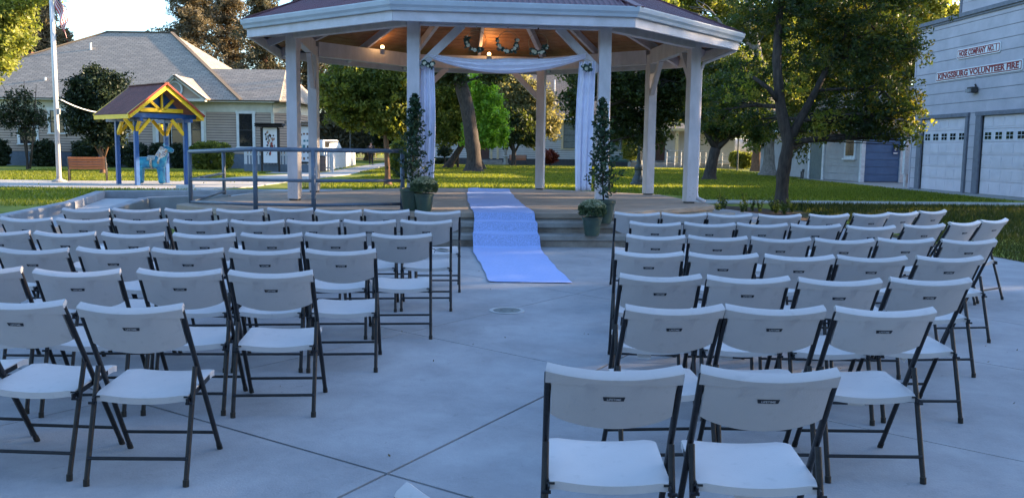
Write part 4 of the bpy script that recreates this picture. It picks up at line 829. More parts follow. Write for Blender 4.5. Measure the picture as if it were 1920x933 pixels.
for l, r, t, bt, mu in ((1057, 1083, 229, 278, 3), (1150, 1166, 250, 281, 1), (1170, 1190, 250, 281, 1)):
    window(wb, A1, DX, NY, at(l, t, Yw).x, at(r, t, Yw).x, at(l, bt, Yw).z, at(l, t, Yw).z, .2, CRM, mu, SHD)
dl, dr_ = at(894, 300, Yw).x, at(917, 300, Yw).x
MB().box(((dl+dr_)/2, Yw-.03, 1.55), (dr_-dl, .07, 1.9)).obj('door', mat('door_brown', (.075, .035, .028), .6), wb)
for px in (921, 933): MB().box((at(px, 300, Yw).x, Yw-.06, 1.7), (.2, .12, 2.0)).obj('pilaster', CRM, wb)
MB().box((at(912, 300, Yw).x, Yw-.6, .45), (2.9, 1.2, .35)).obj('door_step', CONC2, wb); MB().box((at(912, 300, Yw).x, Yw-1.4, .33), (3.1, .5, .2)).obj('door_step', CONC2, wb)
rtz = at(960, 128, 88).z
roofface('roof_face', [(xw0-.5, Yw-.6, ze2), (xw1+.5, Yw-.6, ze2), (xw1+.5, 88, rtz), (xw0-.5, 88, rtz)], SHB, wb); roofface('roof_face', [(xw1+.5, 97, ze2), (xw0-.5, 97, ze2), (xw0-.5, 88, rtz), (xw1+.5, 88, rtz)], SHB, wb)
MB().box(((xw0+xw1)/2, Yw-.6, ze2-.02), (xw1-xw0+1, .12, .16)).obj('gutter', WTRIM, wb)
vp = at(1040, 160, 84); MB().tube([(vp.x, 84, vp.z-1.2), (vp.x, 84, vp.z+.5)], .06, 8).obj('vent_pipe', WTRIM, wb)
MB().add([(xw1, Yw+.05, ze2), (xw1, 96, ze2), (xw1, 88, rtz-.1)], [(0, 1, 2)]).obj('gable', WCL, wb)
wr = thing('white_office', 'low white building with a lit doorway and handrail ramp right of the gazebo', 'building')
Yr = 76.; a0, a1 = at(1247, 300, Yr).x, at(1377, 300, Yr).x
MB().prism([(a0, Yr+.08), (a1-.08, Yr+.08), (a1-.08, Yr+9), (a0, Yr+9)], 0, 3.55).obj('wall', WCL, wr); siding('clapboards', (a0, Yr), (a1, Yr), .8, 3.5, WCL, wr, .19, prof=.022)
siding('clapboards', (a1, Yr), (a1, Yr+9), .8, 3.5, WCL, wr, .19, prof=.022)
MB().box((at(1240, 300, Yr).x, Yr+.3, 1.85), (.9, .12, 2.1)).obj('door', mat('door_brown', (.075, .035, .028)), wr); MB().box((at(1256, 300, Yr).x, Yr+.2, 1.9), (.5, .2, 2.3)).obj('door_frame', CRM, wr)
MB().prism([(a0-2.6, Yr+.9), (a0, Yr+.9), (a0, Yr+9), (a0-2.6, Yr+9)], 0, 3.5).obj('entry_wall', WCL, wr)
MB().box(((a0+a1)/2-1.2, Yr-1.0, .4), (a1-a0+4, 2.0, .5)).obj('porch_slab', CONC2, wr)
roofface('roof_face', [(a0-3, Yr-1.4, 3.5), (a1+.6, Yr-1.4, 3.5), (a1-2, Yr+5, 6.2), (a0-3, Yr+5, 6.2)], SHG, wr); roofface('roof_face', [(a1+.6, Yr-1.4, 3.5), (a1+.6, Yr+10, 3.5), (a1-2, Yr+5, 6.2)], SHG, wr)
MB().beam((a0-3, Yr-1.42, 3.42), (a1+.6, Yr-1.42, 3.42), .08, .22).obj('eave_board', CRM, wr)
MB().box((at(1263, 300, Yr).x, Yr-1.2, 2.0), (.25, .25, 2.7)).obj('porch_post', CRM, wr)
rr = thing('ramp_handrail', 'thin pale handrail along the ramp of the low white building', 'railing', (0, 0, 0)); RL = mat('rail_white', (.5, .5, .5), .5)
for px in (1250, 1265, 1277, 1312, 1323, 1342, 1354, 1368): q = at(px, 300, Yr-2.2); MB().tube([(q.x, Yr-2.2, .3), (q.x, Yr-2.2, 1.55)], .035, 6).obj('upright', RL, rr)
q0, q1 = at(1250, 300, Yr-2.2).x, at(1368, 300, Yr-2.2).x
for z in (1.52, 1.0): MB().tube([(q0, Yr-2.2, z+.15), (q0+3.4, Yr-2.2, z+.15), (q1, Yr-2.2, z-.25)], .03, 6).obj('rail', RL, rr)
# statue, benches and shrub tubs by the hall
bench('park_bench', 'wooden bench against the white hall wall seen through the gazebo', at(971, 303, 77.5).x, 77.3, math.pi, 1.5)
bench('park_bench', 'green bench at the hall wall behind the right drape', at(1162, 303, 77).x, 77, math.pi, 1.9, 5)
for o in bpy.data.objects:
    if o.parent and o.parent.name == 'park_bench.002' and 'slat' in o.name: o.data = o.data.copy(); o.data.materials[0] = mat('green_bench', (.05, .12, .09), .6)
st_ = thing('garden_statue', 'small pale stone figure on a pedestal by the hall door', 'statue', (at(948, 303, 78).x, 78, base(78)))
MB().lathe([(.28, 0), (.28, .12), (.2, .16), (.18, .6), (.24, .66), (.24, .74), (0, .74)], n=4).obj('pedestal', mat('stone_grey', (.32, .31, .28), .9, .15, 8), st_)
skin('figure', [(0, 0, .78), (0, 0, 1.1), (.0, 0, 1.4), (0, 0, 1.55), (0, 0, 1.68), (-.16, -.02, 1.25), (.15, -.06, 1.22), (-.12, -.1, 1.08), (.06, -.14, 1.15)], [(0, 1), (1, 2), (2, 3), (3, 4), (2, 5), (2, 6), (5, 7), (6, 8)], [(.16, .13), (.12, .1), (.13, .09), (.05, .05), (.08, .09), (.05, .05), (.05, .05), (.035, .035), (.035, .035)], mat('stone_grey', (.32, .31, .28)), st_, 1)
# covered wagon between the right trunks
wg = thing('covered_wagon', 'canvas covered wagon with dark wooden wheels beyond the clipped hedge', 'wagon', (at(1412, 300, 84).x, 84, base(80)))
def cov(u, v): a = math.pi*u; return (-2.6+5.4*v, -math.cos(a)*1.0, 1.35+math.sin(a)*1.25+.04*math.cos(v*24))
MB().grid(cov, 14, 30).obj('canvas', mat('wagon_canvas', (.50, .44, .38), .9, .12, 3), wg, smooth=True, solid=.01)
MB().box((0.1, 0, 1.15), (5.0, 1.5, .45)).obj('box_body', mat('wagon_wood', (.07, .04, .03), .9, .3, 10), wg)
for x, r in ((-1.6, .55), (2.2, .62)):
    for s in (-1, 1):
        b = MB(); b.tube([(x+r*math.cos(a), s*.85, r+r*math.sin(a)) for a in [i*math.pi/10 for i in range(21)]], .05, 6, cap=False)
        for i in range(10): b.beam((x, s*.85, r), (x+r*math.cos(i*math.pi/5), s*.85, r+r*math.sin(i*math.pi/5)), .04, .04)
        b.obj('wheel', mat('wagon_wood', (.07, .04, .03)), wg)
# ================================================================== FIRE STATION
F0 = Vector((16.13, 35.98, 0)); FD = Vector((.0562, -.9984, 0)); FN = Vector((-.9984, -.0562, 0))
FP = lambda s, z, o=0: F0+FD*s+FN*o+Vector((0, 0, z))
def fslab(b, s0, s1, z0, z1, o0, o1, mi=0): return b.add([FP(s0, z0, o0), FP(s1, z0, o0), FP(s1, z1, o0), FP(s0, z1, o0), FP(s0, z0, o1), FP(s1, z0, o1), FP(s1, z1, o1), FP(s0, z1, o1)], [(3, 2, 1, 0), (4, 5, 6, 7), (0, 1, 5, 4), (1, 2, 6, 5), (2, 3, 7, 6), (3, 0, 4, 7)], mi)
FW = mat('station_siding', (.45, .415, .46), .75, .06, 1.2, .12, 40, col2=(.37, .345, .385)); FT = mat('station_trim_grey', (.16, .165, .20), .7, .12, 6); GD = mat('garage_door_white', (.62, .575, .63), .45, .05, 2, .35, 120, col2=(.56, .52, .57))
fs = thing('fire_station', 'tall pale blue grey board sided fire station with two white garage doors', 'building')
SL = 9.0
b = MB()
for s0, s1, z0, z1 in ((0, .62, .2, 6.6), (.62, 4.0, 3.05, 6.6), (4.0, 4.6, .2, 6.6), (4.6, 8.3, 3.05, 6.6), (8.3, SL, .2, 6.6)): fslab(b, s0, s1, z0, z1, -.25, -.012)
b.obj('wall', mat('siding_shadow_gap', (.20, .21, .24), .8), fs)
e1, e2 = FP(0, 0, -.25), FP(SL, 0, -.25); back = [(e1.x, e1.y), (e1.x+16, e1.y+1), (e2.x+16, e2.y+1), (e2.x, e2.y)]
MB().prism(back[::-1], .1, 6.55).obj('side_walls', FW, fs)
siding('end_siding', (e1.x+16, e1.y+.02+1), (e1.x, e1.y+.02), .25, 6.5, FW, fs, .4, prof=.03)
P_ = .405; z = .27; row = 0
while z < 6.55:
    z1 = min(z+P_-.018, 6.56)
    segs = [(0.09, .55), (4.08, 4.55), (8.35, SL)] if z < 2.95 else [(.09, SL)]
    for a_, c_ in segs:
        cutsx = [a_]+[x for x in (2.1+3.6*((row*7) % 5)/5+4.9*k for k in range(5)) if a_+.6 < x < c_-.6]+[c_]
        for p, q in zip(cutsx[:-1], cutsx[1:]):
            zz0 = 3.1 if (2.9 < z < 3.1) else z
            b = MB(); b.add([FP(p+.003, zz0, .012), FP(q-.003, zz0, .012), FP(q-.003, z1, .0), FP(p+.003, z1, .0), FP(p+.003, zz0, -.012), FP(q-.003, zz0, -.012), FP(q-.003, z1, -.012), FP(p+.003, z1, -.012)], [(3, 2, 1, 0), (4, 5, 6, 7), (0, 1, 5, 4), (1, 2, 6, 5), (2, 3, 7, 6), (3, 0, 4, 7)])
            b.obj('siding_board', FW, fs)
    z += P_; row += 1
for s0, s1 in ((0, .08),): fslab(MB(), s0, s1, .2, 6.6, -.02, .03).obj('corner_board', FW, fs)
fslab(MB(), -.1, SL, 6.58, 6.72, -.3, .12).obj('cornice', FT, fs); fslab(MB(), -.06, SL, 6.50, 6.58, -.02, .06).obj('cornice_moulding', FT, fs)
for (d0, d1, nm) in ((.90, 3.88, ''), (4.89, 7.95, '')):
    fr = MB(); fslab(fr, d0-.34, d0-.02, .2, 3.0, .0, .07); fr.obj('door_jamb', FT, fs); fslab(MB(), d1+.02, d1+.18, .2, 3.0, .0, .07).obj('door_jamb', FT, fs); fslab(MB(), d0-.36, d1+.2, 2.98, 3.12, .0, .085).obj('door_head', FT, fs)
    g = fslab(MB(), d0, d1, .27, 2.96, -.13, -.104).obj('garage_door', GD, fs)
    hh = (2.97-.26)/6
    for r in range(6):
        z0, z1 = .26+r*hh+.006, .26+(r+1)*hh-.006; b = MB(); fslab(b, d0, d1, z0, z1, -.10, -.045)
        if r != 4:
            n_ = 5; w_ = (d1-d0)/n_
            for i in range(n_): fslab(b, d0+w_*i+.07, d0+w_*(i+1)-.07, z0+.07, z1-.07, -.046, -.034)
        else:
            n_ = 5; w_ = (d1-d0)/n_
        o = b.obj('door_section', GD, g)
        if r == 4:
            for i in range(n_):
                c = d0+w_*(i+.5); fslab(MB(), c-.225, c+.225, z0+.07, z1-.10, -.046, -.036).obj('door_window', WTRIM, g)
                gl = MB()
                for a_ in (-1, 1):
                    for k in (0, 1): zc = (z0+.07+z1-.10)/2+(k-.5)*.13; fslab(gl, c+a_*.1-.085, c+a_*.1+.085, zc-.055, zc+.055, -.037, -.033)
                # one part per window: four panes
                gl.obj('pane', glass('garage_glass', (.018, .022, .03), .03), g)
fslab(MB(), .4, 8.2, .1, .262, -.2, .0).obj('threshold', CONC2, fs)
# hose tower on top
tw = MB(); fslab(tw, 2.79, 5.95, 6.7, 10.2, -3.2, -.14); tw.obj('tower_wall', FW, fs)
for i in range(9): fslab(MB(), 2.83, 5.9, 6.72+i*.4, 6.72+i*.4+.388, -.14, -.115).obj('siding_board', FW, fs)
for s in (2.76, 5.88): fslab(MB(), s, s+.12, 6.7, 10.2, -.14, -.08).obj('corner_board', FT, fs)
# lettered signs
def fsign(label, body, s0, s1, zc0, zc1, h, size, name):
    t = thing(name, label, 'sign'); sl = (zc1-zc0)/(s1-s0); RD = mat('sign_red', (.23, .018, .022), .55); SW = mat('sign_white', (.66, .66, .68), .5, .03, 8)
    Q = lambda x, y, o: FP(x, zc0+(x-s0)*0+y, o); cx = (s0+s1)/2; wd = s1-s0
    def rr_(w_, h_, r, o0, o1, m, nm):
        pts = []
        for sx, sy in ((1, 1), (-1, 1), (-1, -1), (1, -1)):
            for i in range(5):
                a = {(1, 1): 0, (-1, 1): 90, (-1, -1): 180, (1, -1): 270}[(sx, sy)]+22.5*i; a = math.radians(a); pts.append((sx*(w_/2-r)+r*math.cos(a), sy*(h_/2-r)+r*math.sin(a)))
        k = len(pts); MB().add([Q(cx+x, y, o0) for x, y in pts]+[Q(cx+x, y, o1) for x, y in pts], [tuple(range(k)), tuple(range(2*k-1, k-1, -1))]+[(i, (i+1) % k, k+(i+1) % k, k+i) for i in range(k)]).obj(nm, m, t)
    rr_(wd, h, .07, .012, .045, SW, 'panel'); rr_(wd-.07, h-.07, .05, .046, .050, RD, 'border'); rr_(wd-.13, h-.13, .04, .051, .054, SW, 'face')
    # FD runs towards the viewer's right, so text reads left to right along +s
    tb = text_mb(body, size, .010, .003, 0, lambda x, y, z_: Q(cx+x, y-.0, .0575+z_)); 
    xs_ = [Vector(v).dot(FD) for v in tb.v]; k = (wd-.34)/(max(xs_)-min(xs_)); tb2 = text_mb(body, size, .010, .003, 0, lambda x, y, z_: Q(cx+x*k, y*1.05, .0575+z_)); tb2.obj('lettering', RD, t); return t
fsign('white sign with red border reading HOSE COMPANY NO. 1 on the fire station', 'HOSE COMPANY  NO. 1', 3.02, 5.66, 5.25, 5.2, .36, .26, 'hose_company_sign')
fsign('long white sign with red border reading KINGSBURG VOLUNTEER FIRE above the garage doors', 'KINGSBURG VOLUNTEER FIRE', 1.66, 6.93, 4.54, 4.47, .36, .27, 'volunteer_fire_sign')
wl = thing('wall_lamp', 'dark hooded floodlight on the fire station wall below the signs', 'lamp', FP(4.35, 3.9, .02))
MB().box((-.12, 0, .0), (.24, .34, .2)).obj('housing', IRON, wl, bevel=.02); MB().box((-.26, .02, -.03), (.06, .3, .12)).obj('lens', mat('lens_grey', (.3, .3, .32), .2), wl); MB().tube([(0, -.02, .1), (-.05, -.02, .2)], .03, 6).obj('sensor', IRON, wl)
# annex with blue recess
ax = thing('annex', 'low grey sided annex with white columns and a blue wall beside the fire station', 'building')
AG = mat('annex_grey', (.33, .325, .33), .8, .08, 2, .1, 40); AB = mat('annex_blue', (.085, .15, .27), .8, .08, 2, .1, 40); AW = mat('annex_white', (.55, .56, .58), .6)
q0 = Vector((16.81, 42.77, 0)); q1 = Vector((14.9, 53.3, 0)); qd = (q1-q0).normalized(); qn = Vector((-qd.y, qd.x, 0)); zt = 2.78
MB().prism([(q0.x+.03, q0.y), (q0.x+10, q0.y+1.8), (q1.x+10, q1.y+1.8), (q1.x+.03, q1.y)], .1, zt).obj('wall', AG, ax)
for i in range(7):
    z0 = .27+i*.355; MB().beam(q1+qn*.0+Vector((0, 0, z0+.172)), q0+Vector((0, 0, z0+.172)), .04, .343).obj('siding_board', AG, ax)
for i in range(7):
    z0 = .27+i*.355; MB().beam(Vector((16.95, 42.73, z0+.172)), Vector((18.78, 43.06, z0+.172)), .04, .343).obj('siding_board', AB, ax)
MB().prism([(19.6, 43.3), (26, 37.5), (26.4, 38), (20, 44)], .1, 4).obj('link_wall', AG, ax)
for x, y in ((16.83, 42.66), (18.88, 43.02)): MB().box((x, y, 1.5), (.2, .2, 2.6)).obj('column', AW, ax, bevel=.01)
MB().beam((16.7, 42.62, zt+.02), (19.6, 43.1, zt+.02), .2, .26).obj('lintel', mat('lintel_grey', (.22, .24, .28)), ax)
P0 = lambda s, z, o: q0+qd*s+qn*o+Vector((0, 0, z))
def aslab(s0, s1, z0, z1, o0, o1): return MB().add([P0(s0, z0, o0), P0(s1, z0, o0), P0(s1, z1, o0), P0(s0, z1, o0), P0(s0, z0, o1), P0(s1, z0, o1), P0(s1, z1, o1), P0(s0, z1, o1)], [(3, 2, 1, 0), (4, 5, 6, 7), (0, 1, 5, 4), (1, 2, 6, 5), (2, 3, 7, 6), (3, 0, 4, 7)])
aslab(3.5, 4.7, .22, 2.55, .025, .06).obj('door', mat('door_green_grey', (.10, .13, .13), .5), ax)
for s in (3.3, 4.72): aslab(s, s+.18, .22, 2.7, .025, .09).obj('door_trim', AW, ax)
wo = aslab(.42, 1.42, 1.35, 2.62, .022, .08).obj('window', AW, ax); aslab(.55, 1.28, 1.5, 2.5, .08, .086).obj('pane', DGL, wo); aslab(.36, 1.5, 1.30, 1.38, .03, .14).obj('sill', AW, ax)
roofface('roof_face', [tuple(q1+qn*.5+qd*.3+Vector((0, 0, zt+.05))), tuple(q0+qn*.5-qd*.5+Vector((0, 0, zt+.05))), (21.6, 44.2, 5.2), (19.6, 54.4, 5.2)], SHB, ax)
roofface('roof_face', [tuple(q0+qn*.5-qd*.5+Vector((0, 0, zt+.05))), (24, 43.4, zt+.05), (24.2, 47.5, 5.2), (21.6, 44.6, 5.2)], SHB, ax)
MB().beam(q0+qn*.5-qd*.5+Vector((0, 0, zt+.02)), q1+qn*.5+Vector((0, 0, zt+.02)), .08, .16).obj('gutter', AW, ax)
sgp = at(1679, 281, 42.9); rs = thing('restroom_sign', 'small dark restroom sign on the blue annex wall', 'sign', sgp)
MB().box((0, 0, .0), (.24, .02, .44)).obj('panel', mat('sign_navy', (.02, .04, .12)), rs); MB().lathe([(.0, .13), (.03, .12), (.03, .09), (0, .08)], (-.0, -.012, .0), 8).box((0, -.013, .02), (.09, .006, .12)).box((0, -.013, -.16), (.2, .006, .07)).obj('pictogram', WTRIM, rs)
pb = thing('pipe_cabinet', 'tall white metal pipe cabinet standing beside the fire station corner', 'cabinet', (at(1700, 300, 37.2).x, 37.2, base(37)))
MB().box((0, 0, 1.25), (.27, .2, 1.45)).obj('cabinet', AW, pb, bevel=.01); MB().box((.12, -.11, 1.2), (.03, .02, 1.2)).obj('seam', IRON, pb); MB().tube([(-.02, 0, -.05), (-.02, 0, .55)], .07, 8).obj('pipe', AW, pb)
gb_ = at(1703, 267, 37.8); T(MB().box((gb_.x, 37.8, gb_.z), (.5, .12, .46)).obj('green_panel', mat('panel_green', (.02, .06, .05), .6)), 'dark green panel above the white pipe cabinet', 'panel')
st2 = thing('standpipe', 'low black standpipe at the foot of the grey annex wall', 'pipe', (15.5, 47.2, base(47))); MB().tube([(0, 0, 0), (0, 0, .35), (.0, .3, .35), (0, .3, 0)], .04, 8).tube([(0, 0, .35), (0, 0, .5)], .07, 8).obj('pipework', IRON, st2)
# ================================================================== CHAIRS
PLA = mat('chair_plastic', (.52, .495, .50), .42, .03, 3, .12, 160, col2=(.49, .465, .47), spec=.45); TUB = mat('chair_tube', (.014, .015, .019), .42, .2, 30, .2, 60, spec=.35)
n = PLA.node_tree; L = n.links.new; B = n.nodes['Principled BSDF']; src = B.inputs['Base Color'].links[0].from_socket
oi_ = n.nodes.new('ShaderNodeObjectInfo'); mr = n.nodes.new('ShaderNodeMapRange'); mr.inputs['To Min'].default_value = .90; mr.inputs['To Max'].default_value = 1.06; L(oi_.outputs['Random'], mr.inputs['Value'])
tc = n.nodes.new('ShaderNodeTexCoord'); ad = n.nodes.new('ShaderNodeVectorMath'); ad.operation = 'ADD'; L(tc.outputs['Object'], ad.inputs[0]); L(oi_.outputs['Location'], ad.inputs[1])
t = n.nodes.new('ShaderNodeTexNoise'); t.inputs['Scale'].default_value = 22; t.inputs['Detail'].default_value = 8; t.inputs['Distortion'].default_value = .3; L(ad.outputs[0], t.inputs['Vector']); m2 = n.nodes.new('ShaderNodeMapRange')
m2.inputs['From Min'].default_value = .60; m2.inputs['From Max'].default_value = .78; m2.inputs['To Min'].default_value = 1; m2.inputs['To Max'].default_value = .87; L(t.outputs['Fac'], m2.inputs['Value'])
v1 = n.nodes.new('ShaderNodeVectorMath'); v1.operation = 'SCALE'; L(src, v1.inputs[0]); L(mr.outputs[0], v1.inputs['Scale']); v2 = n.nodes.new('ShaderNodeVectorMath'); v2.operation = 'SCALE'; L(v1.outputs[0], v2.inputs[0]); L(m2.outputs[0], v2.inputs['Scale']); L(v2.outputs[0], B.inputs['Base Color'])
BDG = mat('badge_black', (.02, .022, .03), .35); BTX = mat('badge_silver', (.42, .42, .44), .4); CAP = mat('foot_cap', (.012, .012, .012), .6); TAG = mat('white_tape', (.55, .56, .60), .8, .05, 9)
def yz(z): return .487-.574*z
def make_chair():
    t = thing('folding_chair', 'x', 'folding chair')
    # seat
    def sf(u, v, dz=0):
        x = (u-.5)*2; hw = .213-.004*v; ed = 1-abs(x); cx = x*hw
        y = .104+.409*v; z = .4027+.0213*v-.020*(1-x*x)*(1-.3*v)-.012*max(0, v-.86)/.14*1.3-.006*max(0, .1-v)/.1
        if ed < .12: z -= .006*(1-ed/.12)**2
        if v > .9: cx *= 1-.05*((v-.9)/.1)**2
        if v < .06: cx *= 1-.03*((.06-v)/.06)
        return (cx, y, z-dz)
    b = MB(); N = 14; b.grid(lambda u, v: sf(u, v), N, N); b.grid(lambda u, v: sf(1-u, v, .030), N, N); k = (N+1)**2
    idx = lambda i, j: j*(N+1)+i
    for i in range(N):
        for (p, q) in ((idx(i+1, 0), idx(i, 0)), (idx(i, N), idx(i+1, N)), (idx(0, i), idx(0, i+1)), (idx(N, i+1), idx(N, i))):
            ip, jp = p % (N+1), p//(N+1); iq, jq = q % (N+1), q//(N+1); P = k+idx(N-ip, jp); Q = k+idx(N-iq, jq); b.f.append((p, q, Q, P)); b.m.append(0)
    o = b.obj('seat', PLA, t); shade_auto(o, .9)
    # backrest: curved panel, rolled top lip, ears over the tubes
    b = MB()
    def rear(u, v):       # v 0 bottom .. 1 top
        x = (u-.5)*2; c = 1-x*x; zb_ = .632-.044*c**.8; zt_ = .812-.020*c; z = zb_+(zt_-zb_)*v
        hw = .210 if z < .766 else .231
        if abs(x) > .94 and z >= .766: hw = .231
        return (x*hw, yz(z)-.012-.040*c-.004, z)
    def front(u, v): p = rear(u, v); return (p[0]*.99, p[1]+(.022 if p[2] < .767 else .032), p[2])
    zs = [0, .2, .4, .6, None, None, 1]
    def col_(fn, u): 
        x = (u-.5)*2; c = 1-x*x; zb_ = .632-.044*c**.8; zt_ = .812-.020*c; vk = (.766-zb_)/(zt_-zb_)
        out = [fn(u, v) for v in (0, vk*.3, vk*.65, vk-.002, vk+.002, (1+vk)/2, 1)]; return out
    def lip(u):
        x = (u-.5)*2; c = 1-x*x; p = rear(u, 1); q = (p[0]*.975, p[1]+.034, .835-.020*c); r_ = (p[0]*.97, p[1]+.052, .822-.020*c); return [(p[0]*.995, p[1]+.006, p[2]+.009), q, r_]
    NU = 20; ring = []
    for i in range(NU+1):
        u = i/NU; R_ = col_(rear, u)+lip(u)+[ (lambda p: (p[0], p[1], p[2]))(front(u, 1-.02)) ]+col_(front, u)[::-1][1:]; ring.append(R_)
    m_ = len(ring[0])
    for R_ in ring: b.v += R_
    for i in range(NU):
        for j in range(m_): b.f.append((i*m_+j, (i+1)*m_+j, (i+1)*m_+(j+1) % m_, i*m_+(j+1) % m_)); b.m.append(0)
    b.f += [tuple(range(m_-1, -1, -1)), tuple(NU*m_+j for j in range(m_))]; b.m += [0, 0]
    bk = b.obj('backrest', PLA, t); bm = bmesh.new(); bm.from_mesh(bk.data); bmesh.ops.recalc_face_normals(bm, faces=bm.faces); bm.to_mesh(bk.data); bm.free(); shade_auto(bk, .6)
    # badge
    zc = .716; n_ = 8; b = MB(); yb = yz(zc)-.016-.040-.0018; tl = -.574
    q = lambda x, z, o=0: (x, yb+(z)*tl-o+.040*(x/.21)**2, zc+z)
    pts = [(-.0375, .008), (.0375, .008), (.034, -.0075), (.012, -.008), (-.012, -.008), (-.034, -.0075)]
    b.add([q(x, z, .001) for x, z in pts]+[q(x, z, -.004) for x, z in pts], [tuple(range(5, -1, -1)), tuple(range(6, 12))]+[(i, (i+1) % 6, 6+(i+1) % 6, 6+i) for i in range(6)])
    bd = b.obj('badge', BDG, bk); bm = bmesh.new(); bm.from_mesh(bd.data); bmesh.ops.recalc_face_normals(bm, faces=bm.faces); bm.to_mesh(bd.data); bm.free()
    tb = text_mb('LIFETIME', .0125, .0003, .0003, 0, lambda x, y, z_: q(x, y-.0008, .0022+z_*.5), 1.0); tb.obj('badge_lettering', BTX, bk)
    # tubes
    R_ = .0122
    for s in (-1, 1):
        x = s*.2228
        b = MB(); b.tube([(x, yz(.80), .80), (x, yz(.5), .5), (s*.2242, yz(0.012), .012)], R_, 10); g = b.obj('front_leg', TUB, t); shade_auto(g, .9)
        MB().tube([(s*.2242, yz(.03), .03), (s*.2242, yz(0), 0)], .0142, 10).obj('foot_cap', CAP, g)
        b = MB(); b.tube([(s*.2228, 0, .012), (s*.2226, .118, .36), (s*.2222, .172, .51)], R_*.97, 10); g = b.obj('rear_leg', TUB, t); shade_auto(g, .9)
        MB().tube([(s*.2228, .004, .03), (s*.2228, 0, 0)], .0142, 10).obj('foot_cap', CAP, g)
        b = MB(); b.beam((s*.2115, .075, .372), (s*.2095, .40, .396), .006, .024).beam((s*.205, .10, .385), (s*.205, .14, .370), .03, .008)
        b.tube([(s*.203, .088, .358), (s*.236, .088, .358)], .007, 6); b.obj('seat_bracket', TUB, t)
    MB().tube([(-.2228, .026, .12), (.2228, .026, .12)], .0085, 8).obj('rear_stretcher', TUB, t)
    MB().tube([(-.2242, yz(.107), .107), (.2242, yz(.107), .107)], .0085, 8).obj('front_stretcher', TUB, t)
    return t
CHX = [c.split() for c in CH[0:].split(';')]
proto = make_chair(); used = False; SLOPE = .01536; CHMAP = {}
ordn = ['', 'first', 'second', 'third', 'fourth', 'fifth', 'sixth', 'seventh', 'eighth', 'ninth']
def put_chair(x, y, a, label, grp):
    global used
    o = proto if not used else dup(proto, (0, 0, 0), 0); used = True
    o.location = (x, y, SLOPE*y); o.rotation_mode = 'XYZ'
    o.rotation_euler = (Matrix.Rotation(SLOPE, 3, 'X') @ Matrix.Rotation(a, 3, 'Z')).to_euler()
    T(o, label, 'folding chair', grp); return o
cnt = {}
for n_, *v in CHX: cnt[n_[:2]] = max(cnt.get(n_[:2], 0), int(n_[3:]))
for n_, x, y, a in CHX:
    r, c = int(n_[1]), int(n_[3:]); left = n_[0] == 'R'; tot = cnt[n_[:2]]; k = tot+1-c if left else c
    where = 'next to the aisle' if k == 1 else (ordn[k]+' from the aisle')
    rw = ordn[r]+' row'
    CHMAP[n_] = put_chair(float(x), float(y), float(a), 'white folding chair %s, %s from the gazebo, %s block' % (where, rw, 'left' if left else 'right'), 'white folding chairs in the left block' if left else 'white folding chairs in the right block')
CHMAP['R6c0'] = put_chair(-2.74, 3.99, -.06, 'white folding chair mostly cut off by the left picture edge in the sixth row', 'white folding chairs in the left block')
r_ = sight(744, 916); yy_ = (.855-EYE)/r_[1]
CHMAP['X'] = put_chair(r_[0]*yy_+.221*math.cos(-.6), yy_+.221*math.sin(-.6), -.6, 'nearest white folding chair, only its back corner showing at the bottom edge', 'white folding chairs in the left block')
def tag_(key, x0, w_, h, kind=0, rz=0):
    t = CHMAP[key]; b = MB(); pts = [(-w_/2, 0), (w_/2, 0), (w_/2*.96, -h), (0 if kind else -w_/2*.9, -h*(1 if not kind else 1.05))]
    if kind: pts = [(-w_/2, 0), (w_/2, 0), (w_*.08, -h)]
    b.add([(x0+x, .135+.01*z, .375+z) for x, z in pts], [tuple(range(len(pts)))]); o = b.obj('paper_tag', TAG, t, solid=.002); return o
for a_ in (('R4c5', .02, .085, .028), ('R5c4', -.06, .05, .028, 1), ('R5c4', .05, .055, .035, 1), ('R5c3', .07, .07, .03), ('R3c7', .0, .07, .03), ('Q6c3', -.06, .085, .045), ('Q7c2', -.04, .07, .05), ('Q5c1', -.06, .085, .06), ('Q5c2', -.08, .085, .05), ('Q5c4', -.07, .09, .06, 1), ('Q5c3', -.03, .06, .05, 1), ('R6c2', -.1, .05, .03, 1)): tag_(*a_)
# phone with cable on the aisle chair of the front left row
cc = CHMAP['R2c8']; cr1 = CHMAP['R1c8']; ph = thing('mobile_phone', 'black phone in a pale case lying on a white seat beside the aisle', 'phone', (float(-.62), 9.12, 0))
bpy.context.view_layer.update()
p_ = cr1.matrix_world @ Vector((.06, .25, .4)); ph.location = (p_.x, p_.y, p_.z+.0); ph.rotation_euler.z = .9
MB().box((0, 0, .005), (.085, .165, .010)).obj('case', mat('phone_case', (.6, .58, .56), .5), ph, bevel=.004); MB().box((0, 0, .0108), (.072, .15, .0015)).obj('screen', mat('phone_screen', (.01, .01, .012), .12, spec=.6), ph)
MB().tube([(-.03, .08, .005), (-.08, .11, .02), (-.11, .07, .03), (-.10, .02, .01), (-.14, .0, -.02)], .003, 5).obj('cable', CAP, ph, smooth=True)
